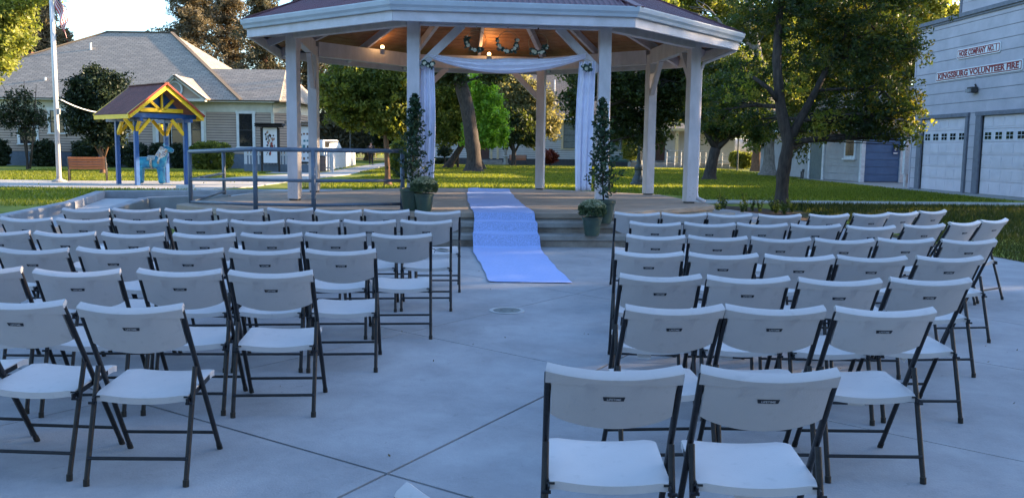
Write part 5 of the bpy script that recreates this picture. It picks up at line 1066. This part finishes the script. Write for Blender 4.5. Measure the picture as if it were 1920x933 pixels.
# ================================================================== POTTED PLANTS
POT = mat('green_glazed_pot', (.045, .075, .055), .35, .25, 5, .1, 40, spec=.5, col2=(.03, .05, .04)); SOIL2 = mat('pot_soil', (.03, .02, .015), .95)
FIC = leafmat('ficus_leaf', [(.012, .030, .016), (.024, .055, .026), (.045, .085, .040)], .18, (1.5, 1.5, .9)); MUM = leafmat('mum_leaf', [(.04, .065, .03), (.08, .12, .055), (.14, .18, .09)], .2, (1.5, 1.5, .9)); MFL = leafmat('mum_flower', [(.16, .19, .10), (.34, .36, .22), (.52, .52, .40)], .2, (1.2, 1.2, .9))
def pot(t, r, h):
    MB().lathe([(.0, 0), (r*.66, 0), (r*.72, h*.08), (r*.95, h*.84), (r*1.0, h*.86), (r*1.02, h*.99), (r*.95, h), (r*.92, h*.9), (0, h*.89)], n=24).obj('pot', POT, t, smooth=False); shade_auto([c for c in t.children][-1], .5)
    MB().lathe([(0, h*.9), (r*.9, h*.9)], n=16).obj('soil', SOIL2, t)
def potted_tree(label, x, y, z, H_, lean):
    t = thing('potted_tree', label, 'potted tree', (x, y, z), 0, 'potted trees either side of the gazebo steps'); pot(t, .19, .34); b = MB(); cs = []; st = []
    for s in range(1): limb(b, (random.uniform(-.03, .03), random.uniform(-.03, .03), .28), (lean*H_*.12+random.uniform(-.05, .05), random.uniform(-.05, .05), .34+H_*random.uniform(.6, .95)), .014, .005, 6, 8, 0, .02)
    for i in range(88):
        f = (i/88)**.9; z0 = .37+H_*f*.98; a = i*2.4; L_ = (.33*(1-f)**.95+.035)*random.uniform(.55, 1.15)
        p = Vector((lean*H_*.12*f, 0, z0)); q = p+Vector((math.cos(a)*L_, math.sin(a)*L_, L_*random.uniform(.35, 1.0)))
        limb(b, p, q, .004, .0015, 4, 3, 0, .05)
        for k in range(7): g = (k+1)/7; c = p.lerp(q, g); cs.append((c.x, c.y, c.z))
    b.obj('stems', BARK, t); leaves('foliage', FIC, cs, .036, 3, .062, t, .5, .1)
potted_tree('slender dark leafed tree in a green pot by the left gazebo post', -1.53, 13.38, .645, 1.38, .25)
potted_tree('slender dark leafed tree in a green pot by the right gazebo post', 1.335, 13.02, .524, 1.47, -.2)
def dome_pts(sp, n):
    q = rng.normal(size=(n, 3)); q /= np.linalg.norm(q, axis=1)[:, None]; q[:, 2] = np.where(q[:, 2] < -.35, -q[:, 2], q[:, 2]); r = .72+.28*rng.random((n, 1))
    return q*r*np.array([sp, sp, .165])+np.array([0, 0, .345]), rng.random(n)
def mum(label, x, y, z, r, sp):
    t = thing('potted_mum', label, 'potted plant', (x, y, z), 0, 'pots of pale chrysanthemums by the steps'); pot(t, r, .27)
    cp, cr = dome_pts(sp, 620); leaves('foliage', MUM, cp, .022, 40, .021, t, .4, .1, cr)
    cp = cp[cp[:, 2] > .41]; leaves('flowers', MFL, cp+np.array([0, -.008, .014]), .024, 22, .016, t, .9, .6)
mum('round pale chrysanthemum bush in a dark green pot on the right step', 1.15, 12.66, .367, .145, .205)
mum('round pale chrysanthemum bush low beside the left potted tree', -1.33, 13.22, .645, .15, .21)
# ================================================================== TREES
G = [(.030, .045, .012), (.055, .085, .018), (.095, .125, .028)]
DKG = leafmat('leaf_dark', [(.018, .028, .013), (.036, .052, .019), (.08, .095, .03)], .40, (2.6, 2.4, .7))
ASHL = leafmat('leaf_pistache', [(.015, .028, .014), (.026, .046, .018), (.048, .070, .02), (.11, .09, .026)], .42, (3.4, 3.0, .7))
LIME = leafmat('leaf_lime', [(.12, .22, .03), (.18, .32, .04), (.26, .40, .06)], .5, (2.0, 1.9, .7))
MIDG = leafmat('leaf_mid', [(.045, .07, .02), (.13, .155, .035), (.28, .28, .07)], .52, (1.9, 1.8, .8))
GOLDL = leafmat('leaf_gold', [(.10, .10, .045), (.20, .185, .08), (.34, .30, .14)], .45, (1.6, 1.5, .9))
YELL = leafmat('leaf_yellow', [(.12, .15, .03), (.24, .26, .06), (.38, .37, .10)], .5, (1.5, 1.5, .8))
RUST = leafmat('leaf_rust', [(.06, .04, .02), (.10, .06, .028), (.16, .07, .03)], .4, (1.8, 1.4, .7))
PINE = leafmat('needles_olive', [(.04, .042, .026), (.075, .07, .038), (.13, .11, .06)], .25, (1.7, 1.4, .8))
PINEB = leafmat('needles_brown', [(.075, .066, .045), (.13, .11, .07), (.21, .165, .10)], .3, (1.5, 1.3, .8))
SHR = leafmat('leaf_shrub', [(.010, .018, .010), (.020, .034, .016), (.038, .055, .024)], .15, (1.6, 1.5, .8))
REDL = leafmat('leaf_red', [(.09, .02, .015), (.16, .03, .02), (.22, .06, .03)], .3, (1.7, 1.2, .8))
def tz(px, py, y): p = at(px, py, y); return (p.x, y, p.z)
def TR(name, label, px, y, tp, blobs, m, ncl, per, sp, size, bark=BARK, cat='tree', group=None, extra=None, z0=None, **k):
    """tp: [(px, py, r)] up the trunk; first one stands on the ground"""
    x0 = at(px, 320, y).x; g = base(y)-.05; root = (x0, y, g)
    tk = [(x0, y, g, tp[0][2])]+[(*tz(a, b_, y), r) for a, b_, r in tp[1:]]
    ex = [[(*tz(a, b_, y+dy), r) for a, b_, dy, r in s] for s in (extra or [])]
    return tree(name, label, cat, root, tk, pxblobs(y, blobs), m, ncl, per, sp, size, bark, group=group, extra=ex, **k)
# the big forked tree on the right lawn
TR('pistache_tree', 'large dark tree with a forked trunk standing on the right lawn before the fire station', 1467, 23.4, [(1467, 380, .175), (1468, 330, .165), (1478, 268, .16), (1463, 200, .135), (1456, 110, .115), (1462, 20, .09), (1480, -80, .06)],
   [(1400, 40, 50, 50, 1), (1470, 20, 80, 60, 0), (1560, 40, 80, 60, 1), (1640, 55, 75, 55, -.4), (1600, 110, 95, 50, 0), (1700, 85, 45, 45, -.8), (1520, 125, 70, 48, 1.5), (1395, 150, 60, 48, 1), (1355, 205, 40, 42, 2), (1420, 225, 48, 30, 2.5),
    (1560, 205, 70, 50, .5), (1655, 170, 65, 50, -.5), (1585, 235, 50, 32, .3), (1640, 225, 45, 32, -.2), (1490, 245, 34, 30, 1.5), (1700, 215, 42, 42, -.6), (1610, 232, 40, 30, -.2), (1650, 252, 22, 18, -.4), (1680, 262, 22, 24, -.3), (1540, 240, 45, 28, 1.8), (1500, 275, 26, 22, 2.4), (1560, -60, 140, 70, 0), (1690, -20, 80, 50, 0), (1430, -70, 80, 60, 0)],
   ASHL, 3000, 19, .18, .105, BARK, extra=[[(1478, 268, 0, .14), (1500, 225, .1, .11), (1530, 170, .2, .09), (1560, 110, .2, .07), (1600, 40, .2, .045)], [(1463, 195, 0, .08), (1440, 165, -.1, .06), (1405, 140, 0, .04)]], aspect=.42, up=.1)
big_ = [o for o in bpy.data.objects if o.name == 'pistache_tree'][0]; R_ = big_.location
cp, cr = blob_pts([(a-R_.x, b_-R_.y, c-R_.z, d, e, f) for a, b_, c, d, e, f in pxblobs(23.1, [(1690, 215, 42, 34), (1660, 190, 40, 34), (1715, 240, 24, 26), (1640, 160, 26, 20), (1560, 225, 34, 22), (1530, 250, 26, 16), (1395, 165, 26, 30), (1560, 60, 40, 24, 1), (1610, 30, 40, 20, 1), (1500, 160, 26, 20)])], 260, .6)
leaves('turning_sunlit_leaves', leafmat('leaf_turning_sunlit', [(.10, .13, .02), (.20, .22, .03), (.34, .26, .06)], .55, (1.6, 1.6, .7)), cp, .15, 16, .10, big_, .42, .1, cr)  # autumn tint, with sunlight put into the brighter yellow-green colour
TR('pistache_tree', 'dark leaning tree with a three way fork on the lawn right of the gazebo', 1330, 42.9, [(1330, 338, .30), (1334, 310, .26), (1342, 278, .25)],
   [(1330, 200, 38, 45), (1370, 215, 42, 40), (1400, 165, 50, 50), (1345, 150, 50, 50), (1300, 170, 40, 55, 2), (1425, 240, 30, 32), (1360, 245, 28, 20)], ASHL, 1300, 22, .34, .19,
   extra=[[(1342, 278, 0, .18), (1325, 250, 0, .13), (1312, 215, 0, .09)], [(1342, 278, 0, .16), (1346, 245, 0, .11), (1352, 200, 0, .08)], [(1342, 280, 0, .17), (1362, 262, 0, .13), (1385, 225, 0, .08)]], aspect=.45)
TR('shade_tree', 'slim dark trunked tree close behind the right drape with hanging foliage', 1137, 30, [(1137, 352, .12), (1138, 290, .10), (1140, 200, .09)],
   [(1075, 175, 22, 60, -2), (1180, 150, 45, 45), (1240, 180, 60, 60, 1), (1275, 140, 40, 40), (1220, 250, 30, 30, 2), (1165, 220, 40, 50, 1), (1110, 150, 34, 40), (1190, 60, 120, 40, 3)], DKG, 1700, 22, .28, .14)
TR('grey_trunk_tree', 'pale grey trunked tree rising behind the gazebo roof at the right', 1452, 52, [(1452, 325, .75), (1448, 280, .42), (1440, 200, .38), (1420, 110, .33), (1408, 40, .26), (1400, -60, .18)],
   [(1330, 10, 70, 26, 4), (1290, -5, 60, 24, 2), (1400, 40, 36, 30, 2), (1380, 130, 50, 40), (1250, 18, 26, 16), (1330, 50, 36, 18, 2), (1450, 90, 60, 60, 2), (1470, 180, 50, 50, 2), (1440, 240, 40, 40, 1)], MIDG, 1500, 22, .45, .26, BARKG, extra=[[(1420, 110, 0, .2), (1395, 70, 0, .16), (1378, 48, -.5, .13), (1362, 60, -.5, .10), (1345, 35, -.5, .07)]])
TR('trunk_tree', 'brown trunked tree beside the covered wagon', 1419, 66, [(1419, 312, .36), (1419, 270, .32), (1420, 180, .28)], [(1400, 190, 60, 40), (1450, 200, 60, 40), (1340, 200, 60, 50, 5), (1420, 235, 45, 22)], MIDG, 700, 20, .6, .36, BARKB)
TR('backlit_tree', 'yellow lit tree top above the fire station roof at upper right', 1725, 62, [(1725, 330, .3), (1725, 100, .25)], [(1740, 20, 52, 34), (1700, 0, 60, 40), (1770, 40, 26, 24), (1660, 30, 60, 50, 3), (1760, -40, 60, 40)], YELL, 1000, 22, .6, .32)
TR('tall_tree', 'tall dark tree filling the sky behind the annex roof', 1560, 66, [(1560, 320, .4), (1555, 150, .34)], [(1500, 120, 70, 70), (1580, 130, 80, 70), (1650, 150, 70, 70), (1560, 30, 100, 50), (1460, 60, 60, 60), (1690, 90, 50, 60), (1620, 225, 60, 30), (1500, 210, 60, 40)], DKG, 1700, 22, .8, .42)
# behind the gazebo
TR('leaning_tree', 'thick leaning trunk tree on the lawn seen through the gazebo left opening', 888, 52, [(888, 322, .56), (889, 300, .45), (884, 250, .42), (873, 190, .41), (860, 145, .40), (842, 90, .34)],
   [(800, 95, 60, 40), (880, 60, 80, 40), (960, 90, 40, 30), (835, 140, 38, 22), (925, 140, 24, 14), (760, 120, 50, 30)], DKG, 1200, 22, .5, .27, BARK, extra=[[(868, 170, 0, .3), (848, 130, 0, .24), (830, 100, 0, .2)]])
TR('lime_tree', 'bright lime green sunlit tree right of the thick leaning trunk', 905, 58, [(880, 320, .22), (895, 290, .18), (903, 220, .14)], [(905, 190, 30, 30), (915, 225, 32, 32), (900, 250, 30, 26), (922, 255, 24, 22), (900, 160, 26, 20), (930, 240, 16, 20)], LIME, 1000, 24, .42, .24, limbs=True)
TR('dark_ivy_tree', 'dark reddish green tree just inside the left drape', 838, 60, [(876, 318, .25), (868, 270, .2), (850, 220, .16)], [(835, 180, 36, 36), (845, 225, 34, 36), (830, 255, 22, 22), (862, 165, 22, 30), (856, 250, 20, 20), (815, 210, 20, 50)], MIDG, 800, 22, .42, .24)
TR('rust_bush', 'patch of russet foliage low beside the leaning trunk', 858, 61, [(860, 318, .08), (860, 270, .06)], [(860, 238, 14, 18), (848, 228, 12, 14)], RUST, 130, 20, .3, .22)
TR('golden_tree', 'golden leafed tree in front of the white hall behind the far post', 962, 74, [(966, 303, .18), (963, 280, .15), (960, 255, .12)], [(965, 170, 34, 28), (1000, 190, 34, 34), (1020, 220, 28, 26), (945, 205, 26, 30), (1035, 245, 14, 16), (985, 215, 30, 30), (945, 160, 14, 14)], GOLDL, 1000, 22, .48, .30, extra=[[(963, 285, 0, .10), (950, 262, 0, .08), (945, 240, 0, .06)], [(965, 285, 0, .10), (978, 262, 0, .08), (985, 240, 0, .06)]])
TR('dark_round_tree', 'dark round crown in front of the golden tree and the hall', 965, 72, [(968, 303, .12), (965, 285, .1), (962, 265, .08)], [(950, 245, 26, 24), (985, 250, 28, 22), (965, 225, 24, 20), (1000, 262, 20, 12)], DKG, 520, 22, .4, .27)
TR('topiary_tree', 'small dark round topped potted tree by the white hall', 834, 76, [(834, 305, .05), (834, 290, .05)], [(834, 283, 12, 10)], SHR, 110, 20, .25, .17, cat='small tree', limbs=False)
TR('red_shrub', 'red leafed shrub at the white hall wall right of the far post', 1031, 77, [(1031, 305, .05), (1031, 300, .05)], [(1031, 295, 16, 11)], REDL, 120, 22, .28, .2, cat='shrub', limbs=False)
TR('slim_tree', 'slim orange trunked tree with broad green crown on the lawn left of the gazebo post', 727, 32.3, [(729, 346, .16), (727, 330, .11), (725, 290, .095), (723, 245, .085), (722, 215, .07), (712, 170, .05)],
   [(650, 165, 44, 36), (700, 150, 50, 34), (745, 160, 40, 34), (680, 205, 44, 30), (730, 215, 42, 28), (640, 205, 28, 26), (755, 235, 22, 28), (770, 190, 26, 46), (715, 240, 18, 12), (620, 160, 20, 20), (700, 110, 80, 20), (655, 228, 22, 14)], MIDG, 1500, 24, .27, .15, BARKB,
   extra=[[(723, 245, 0, .05), (700, 215, 0, .035), (680, 190, 0, .02)], [(722, 230, 0, .05), (742, 200, 0, .03), (755, 175, 0, .02)]])
for i, (lb, px, y, bl, m_, n_) in enumerate((('dark bushy oak left of the walking person', 655, 88, [(640, 250, 30, 26), (615, 262, 26, 24), (660, 265, 26, 20)], PINE, 600), ('golden brown oak crown behind the thin street lamp', 690, 95, [(690, 258, 26, 20), (655, 228, 34, 16), (670, 250, 26, 22), (630, 225, 30, 16)], PINEB, 600),
        ('dark oak between the street lamp and the slim tree', 745, 90, [(745, 240, 36, 26), (770, 250, 34, 30), (720, 258, 20, 16), (760, 215, 34, 20)], DKG, 700), ('pale yellow far tree behind the walking person', 700, 125, [(700, 272, 26, 16), (680, 264, 18, 16)], YELL, 420),
        ('broad tree line behind the white hall', 860, 104, [(820, 170, 60, 50), (880, 160, 60, 50), (780, 200, 50, 50)], DKG, 900), ('tall dark tree behind the hall roof', 1090, 100, [(1060, 110, 60, 50), (1140, 100, 70, 60), (1120, 160, 50, 40), (1210, 130, 60, 70), (1270, 200, 50, 50), (1200, 225, 60, 40)], DKG, 1200),
        ('far trees between the two white buildings', 1215, 92, [(1215, 270, 40, 26), (1190, 255, 34, 26)], MIDG, 500), ('far tree behind the covered wagon', 1460, 110, [(1420, 230, 60, 40), (1490, 230, 60, 50), (1360, 220, 50, 50), (1540, 220, 70, 60)], MIDG, 900))):
    TR('far_tree', lb, px, y, [(px, 305, .35), (px, 270, .3)], bl, m_, n_, 20, .75, .45)
# conifers
def conifer(label, px, y, ptop, pbot, hwpx, m, n, thick=1., bark=BARKB):
    x0 = at(px, 300, y).x; g = base(y); zt_ = at(px, ptop, y).z; zb_ = at(px, pbot, y).z; hw = 1.35*hwpx*y/FPX; n = int(n*1.35); t = thing('conifer', label, 'conifer', (x0, y, g)); b = MB()
    b.tube([(0, 0, -.1), (0, 0, zt_*.5), (0, 0, zt_-g)], [.45*thick, .3*thick, .04], 8); cs = []; 
    for i in range(n):
        f = random.random()**.75; z = zb_-g+(zt_-zb_)*f; a = random.uniform(0, 2*math.pi); prof_ = (1-f)**.6*(.66+.34*math.sin(f*27+a*2+px)) +.06; L_ = hw*prof_*random.uniform(.7, 1.1)
        dr_ = -.12*L_; c, s = math.cos(a), math.sin(a)
        if i % 3 == 0: b.tube([(0, 0, z), (c*L_*.5, s*L_*.5, z+.05*L_), (c*L_*.95, s*L_*.95, z+dr_)], [.07, .04, .015], 4)
        for k in range(7): g_ = .25+.75*k/6; cs.append((c*L_*g_+random.gauss(0, .18), s*L_*g_+random.gauss(0, .18), z+dr_*g_*g_+.1*g_*(1-g_)*L_+random.gauss(0, .1)))
    b.obj('trunk', bark, t); leaves('crown', m, cs, .42*thick, 11, .38*thick, t, .3, .25, droop=.25)
conifer('tall golden brown conifer behind the house ridge, left one', 365, 92, -70, 175, 66, PINEB, 260, 1.1)
conifer('tall brown conifer behind the wing roof', 432, 98, -90, 190, 70, PINEB, 260, 1.1)
conifer('dark cedar with drooping boughs left of the gazebo roof', 500, 84, -80, 240, 62, PINE, 260)
conifer('dark cedar behind the left gazebo posts', 585, 96, -40, 285, 80, PINE, 300)
conifer('brown conifer far behind the slim tree', 640, 120, 90, 290, 50, PINEB, 170)
conifer('pointed tan conifer left of the flag', 92, 88, -30, 170, 44, PINEB, 190)
conifer('low olive conifer beside the brick chimney', 40, 80, 70, 190, 50, PINE, 170)
conifer('tan conifer just behind the flag tip', 130, 94, 60, 150, 22, PINEB, 80)
TR('edge_tree', 'yellow green leaved tree leaning in at the upper left picture edge', -70, 44, [(-70, 330, .3), (-65, 150, .22)], [(5, 50, 46, 46), (0, 100, 34, 36), (-60, 40, 60, 70), (30, 12, 44, 20), (70, -10, 46, 14), (-50, 130, 40, 50), (20, 78, 30, 20)], YELL, 1100, 24, .40, .21)
TR('edge_tree', 'darker green tree below the yellow foliage at the left edge', -20, 58, [(-20, 330, .3), (-20, 200, .22)], [(-10, 165, 60, 40), (22, 135, 24, 30), (38, 112, 22, 14)], MIDG, 600, 22, .5, .28)
# in front of the house
TR('garden_tree', 'dense dark tree in front of the house between flagpole and shelter', 193, 40.4, [(196, 325, .13), (194, 300, .10), (188, 275, .08)], [(180, 165, 40, 34), (215, 185, 34, 38), (150, 195, 32, 30), (185, 225, 48, 28), (150, 235, 30, 18), (225, 225, 24, 30), (178, 140, 18, 18), (150, 160, 20, 18), (205, 148, 16, 16), (215, 262, 20, 12), (180, 262, 22, 12)], SHR, 1500, 20, .30, .15, BARKB, hollow=.05,
   extra=[[(194, 300, 0, .06), (178, 272, 0, .05), (165, 240, 0, .03)], [(194, 300, 0, .06), (204, 270, 0, .05), (210, 235, 0, .03)]])
TR('sparse_tree', 'thin multi stemmed tree with sparse foliage before the house at far left', 52, 46, [(52, 317, .06), (50, 280, .05), (45, 240, .04)], [(30, 205, 30, 22), (60, 215, 26, 24), (15, 225, 26, 20), (50, 240, 26, 18), (35, 180, 24, 14), (78, 225, 14, 10)], SHR, 360, 11, .30, .15, BARK, extra=[[(53, 316, 0, .05), (46, 270, 0, .04), (25, 200, 0, .02), (5, 160, 0, .01)], [(56, 316, 0, .06), (62, 260, 0, .045), (66, 200, 0, .03), (68, 158, 0, .01)], [(52, 300, 0, .04), (48, 220, 0, .03), (45, 150, 0, .01)]])
def shrub(label, px, y, hw, t_, b_, m=SHR, n=260, cat='shrub', grp='clipped shrubs along the house wall', boxy=.75):
    a, c, tp, bt = at(px-hw, b_, y), at(px+hw, b_, y), at(px, t_, y), at(px, b_, y); x0 = (a.x+c.x)/2; g = base(y); W_ = (c.x-a.x)/2; Hh_ = tp.z-bt.z
    t = thing('shrub', label, cat, (x0, y, bt.z-.02), 0, grp); u = rng.normal(size=(n, 3)); u /= (np.abs(u)**3).sum(1)[:, None]**(1/3.); r_ = .75+.25*rng.random((n, 1)); p = u*r_*np.array([W_, W_*.75, Hh_/2])+np.array([0, 0, Hh_/2])
    q = rng.random((n//2, 3))*2-1; p2 = q*np.array([W_*.85, W_*.6, Hh_/2*.9])+np.array([0, 0, Hh_/2]); leaves('foliage', m, np.concatenate([p, p2]), .17, 18, .115, t, .6, .3)
    b = MB(); 
    for i in range(4): limb(b, (random.uniform(-.2, .2)*W_, 0, -.05), (random.uniform(-.6, .6)*W_, 0, Hh_*.6), .04, .015, 5, 3)
    b.obj('stem', BARK, t)
for lb, px, hw, t_, b_ in (('clipped dark shrub at the far left edge below the house wall', 2, 14, 262, 309), ('square clipped dark shrub left of the flagpole', 84, 21, 262, 313), ('clipped dark shrub behind the orange bench', 161, 22, 265, 300), ('dark shrub behind the trunk of the dense tree', 213, 16, 262, 310),
                       ('clipped dark shrub left of the horse under the shelter', 254, 21, 268, 312), ('low dark shrub behind the horse neck', 298, 15, 268, 312), ('dark shrub behind the right shelter post', 335, 12, 270, 314)):
    shrub(lb, px, 52.2, hw, t_, b_)
shrub('broad rounded hedge bush with yellow tips left of the railing', 397, 50.5, 38, 266, 317, MIDG, 520)
shrub('clipped square hedge bush catching the sun right of the dark forked tree', 1394, 71, 17, 286, 314, MIDG, 300, grp='shrubs by the right buildings'); shrub('loose pale green shrub at the corner of the low white building', 1380, 73, 12, 284, 312, YELL, 160, grp='shrubs by the right buildings')
shrub('small green tree like shrub by the bench behind the right drape', 1183, 73, 16, 252, 300, MIDG, 240, grp='shrubs by the right buildings')
shrub('dark conical bush beside the left front gazebo post on the lawn', 751, 40, 16, 264, 330, MIDG, 420, grp='shrubs on the lawn'); 
shrub('low dark planting along the foot of the white hall', 835, 77.5, 26, 297, 305, SHR, 150, grp='shrubs by the right buildings')
# unseen trees added beside and behind the view to block sun and low sky
for i, (x, y, r, h) in enumerate(((30, 13, 5, 12), (27, 21.5, 4.2, 10.5), (27, 5, 5, 11), (38, 7, 6, 14), (46, 22, 6, 14), (33, -1, 5, 12), (-16, -17, 6, 10), (-5, -20, 6, 10), (6, -18, 6, 10), (17, -15, 6, 10), (-24, -6, 6, 10), (25, -10, 6, 10), (-30, 6, 5, 9), (44, 30, 6, 22), (34, 25, 4.5, 14), (33, 45.5, 3, 9.5), (38, 62.5, 5, 10)  )):
    g = base(y); tree('unseen_shade_tree', '%s shade tree added outside the view around the plaza' % ('broad', 'slender', 'near', 'large', 'spreading', 'low', 'left rear', 'mid rear', 'rear', 'right rear', 'side', 'corner', 'left', 'very tall', 'high crowned', 'distant right', 'farther right')[i], 'tree', (x, y, g), [(x, y, g, .4), (x, y, h*.5, .3)],
         [(x, y, 17.5, 7, 7, 5), (x-2, y-3, 16, 5, 5, 4), (x+2, y+3, 16, 5, 5, 4)] if i == 13 else [(x, y, h*.62, r, r, h*.36), (x-r*.4, y+r*.5, h*.5, r*.7, r*.7, h*.25), (x+.3*r, y-r*.5, h*.45, r*.7, r*.7, h*.28)], DKG, {14: 80, 1: 170, 4: 200}.get(i, 420), 20, .85, .55, limbs=False, group='added shade trees outside the view')
# ================================================================== SMALL GROWTH
def weeds(name, label, pts, m, n, h, spread, cat='weeds', size=.05):
    cs = []; b = MB(); x0 = pts[0][0]; y0 = pts[0][1]; g = base(y0)-.03
    for x, y, hh in pts:
        for k in range(n):
            a = random.uniform(0, 6.28); L_ = hh*random.uniform(.5, 1); q = Vector((x-x0+math.cos(a)*spread*L_, y-y0+math.sin(a)*spread*L_, base(y)-.03-g+L_)); p = Vector((x-x0, y-y0, base(y)-.03-g)); limb(b, p, q, .006, .003, 4, 3, 0, .06)
            for j in range(6): c = p.lerp(q, (j+1)/6); cs.append(tuple(c))
    t = thing(name, label, cat, (x0, y0, g)); b.obj('stems', m, t, kind='stuff'); leaves('foliage', m, cs, .04, 4, size, t, .45, .1)
WD = leafmat('leaf_weed', [(.03, .05, .012), (.06, .09, .02), (.12, .15, .03)], .35, (1.8, 1.8, .7))
def gp(px, py): 
    r = sight(px, py); z = .21
    for _ in range(3): y = (z-EYE)/r[1]; z = base(y)-.03
    return r[0]*y, y
P_ = [gp(1352, 395), gp(1358, 392), gp(1345, 400)]; weeds('young_plant', 'leggy young plant with pale tips in the bed right of the gazebo', [(x, y, h) for (x, y), h in zip(P_, (.55, .35, .25))], WD, 7, .5, .3)
P_ = [gp(1399, 398), gp(1392, 400), gp(1410, 396), gp(1425, 398)]; weeds('young_plant', 'second leggy plant left of the big forked tree', [(x, y, h) for (x, y), h in zip(P_, (.5, .3, .35, .3))], WD, 6, .5, .3)
P_ = [gp(1455, 400), gp(1470, 402), gp(1485, 398), gp(1448, 396)]; weeds('ground_growth', 'rough weeds growing round the foot of the big forked tree', [(x, y, .32) for x, y in P_], WD, 9, .3, .5)
P_ = [(-3.2, 21.9), (-3.0, 21.95)]; weeds('ground_growth', 'small weeds at the back edge of the gazebo floor on the left', [(x, y, .55) for x, y in P_], WD, 6, .3, .5)
P_ = [(.05, 22.2), (-.2, 22.2)]; weeds('ground_growth', 'small weeds behind the gazebo floor left of the far post', [(x, y, .5) for x, y in P_], WD, 5, .3, .5)
P_ = [(-4.9, 20.4), (-4.7, 20.5)]; weeds('young_plant', 'pale seedling sprouting behind the kerb wall by the railing', [(x, y, .65) for x, y in P_], WD, 8, .3, .35)
# grass blades as one countless mass over the near lawns
def blades(name, boxes, n, h, ramp=None):
    area = np.array([(b_[1]-b_[0])*(b_[3]-b_[2]) for b_ in boxes]); k = rng.choice(len(boxes), n, p=area/area.sum()); B_ = np.array(boxes)[k]; x = B_[:, 0]+(B_[:, 1]-B_[:, 0])*rng.random(n); y = B_[:, 2]+(B_[:, 3]-B_[:, 2])*rng.random(n)
    keep = ~((y > 23.7) & (y < 26.6) & (x > 3) & (y > 23.7+(x-4)*.08) & (y < 25.5+(x-4)*.1)); x, y = x[keep], y[keep]; n = len(x)
    z = np.where(y < 12.5, .01536*y, .192+.058*(1-np.exp(-(y-12.5)/8)))-.04; a = rng.random(n)*6.283; ww = .012*(y/16).clip(.7, 3); hh = h*(.5+rng.random(n))*(.8+y/60); dx, dy = np.cos(a)*ww, np.sin(a)*ww; lx, ly = rng.normal(size=n)*hh*.4, rng.normal(size=n)*hh*.4
    v = np.stack([np.stack([x-dx, y-dy, z], 1), np.stack([x+dx, y+dy, z], 1), np.stack([x+lx, y+ly, z+hh], 1)], 1).reshape(-1, 3)
    me = bpy.data.meshes.new(name); me.vertices.add(3*n); me.vertices.foreach_set('co', v.ravel()); me.loops.add(3*n); me.loops.foreach_set('vertex_index', np.arange(3*n, dtype=np.int32)); me.polygons.add(n); me.polygons.foreach_set('loop_start', np.arange(0, 3*n, 3, dtype=np.int32)); me.polygons.foreach_set('loop_total', np.full(n, 3, dtype=np.int32))
    A = me.attributes.new('rnd', 'FLOAT', 'FACE'); A.data.foreach_set('value', rng.random(n).astype(np.float32)); me.materials.append(leafmat(name+'_blade', ramp or [(.065, .095, .016), (.12, .155, .022), (.21, .225, .045)], .55, (1.9, 1.7, .6))); me.update(calc_edges=True)
    o = bpy.data.objects.new(name, me); COL.objects.link(o); o['kind'] = 'stuff'
blades('shaded_rough_grass', [(6.9, 20, 8, 23.7)], 70000, .09, [(.022, .035, .012), (.04, .058, .016), (.08, .085, .03)])  # bed grass, its green darkened to carry the shade as well
blades('grass', [(5.2, 15.2, 25.9, 38), (-22, -9.6, 19.5, 27.2), (-7, 15, 28, 48), (-8.4, 16, 48, 70), (-24, -12.5, 33, 46)], 300000, .055)
# fallen leaves on the lawn and paths
def litter(n):
    cs = []
    for i in range(n):
        x, y = random.choice(((random.uniform(6.5, 15), random.uniform(16, 40)), (random.uniform(-20, -8), random.uniform(22, 34)), (random.uniform(-7, 12), random.uniform(30, 60)))); cs.append((x, y, base(y)+.0))
    o = leaves('fallen_leaves', YELL, cs, .02, 1, .07, None, .6, 1.2, kind='stuff')
litter(500)
o = leaves('plaza_litter', leafmat('dry_leaf', [(.05, .035, .02), (.10, .07, .035), (.16, .12, .06)], .2), [(x, y, base(y)+.004) for x, y in [(random.uniform(-4.5, 5.5), random.uniform(2, 12.2)) for _ in range(240)]], .01, 1, .017, None, .6, 3, kind='stuff')
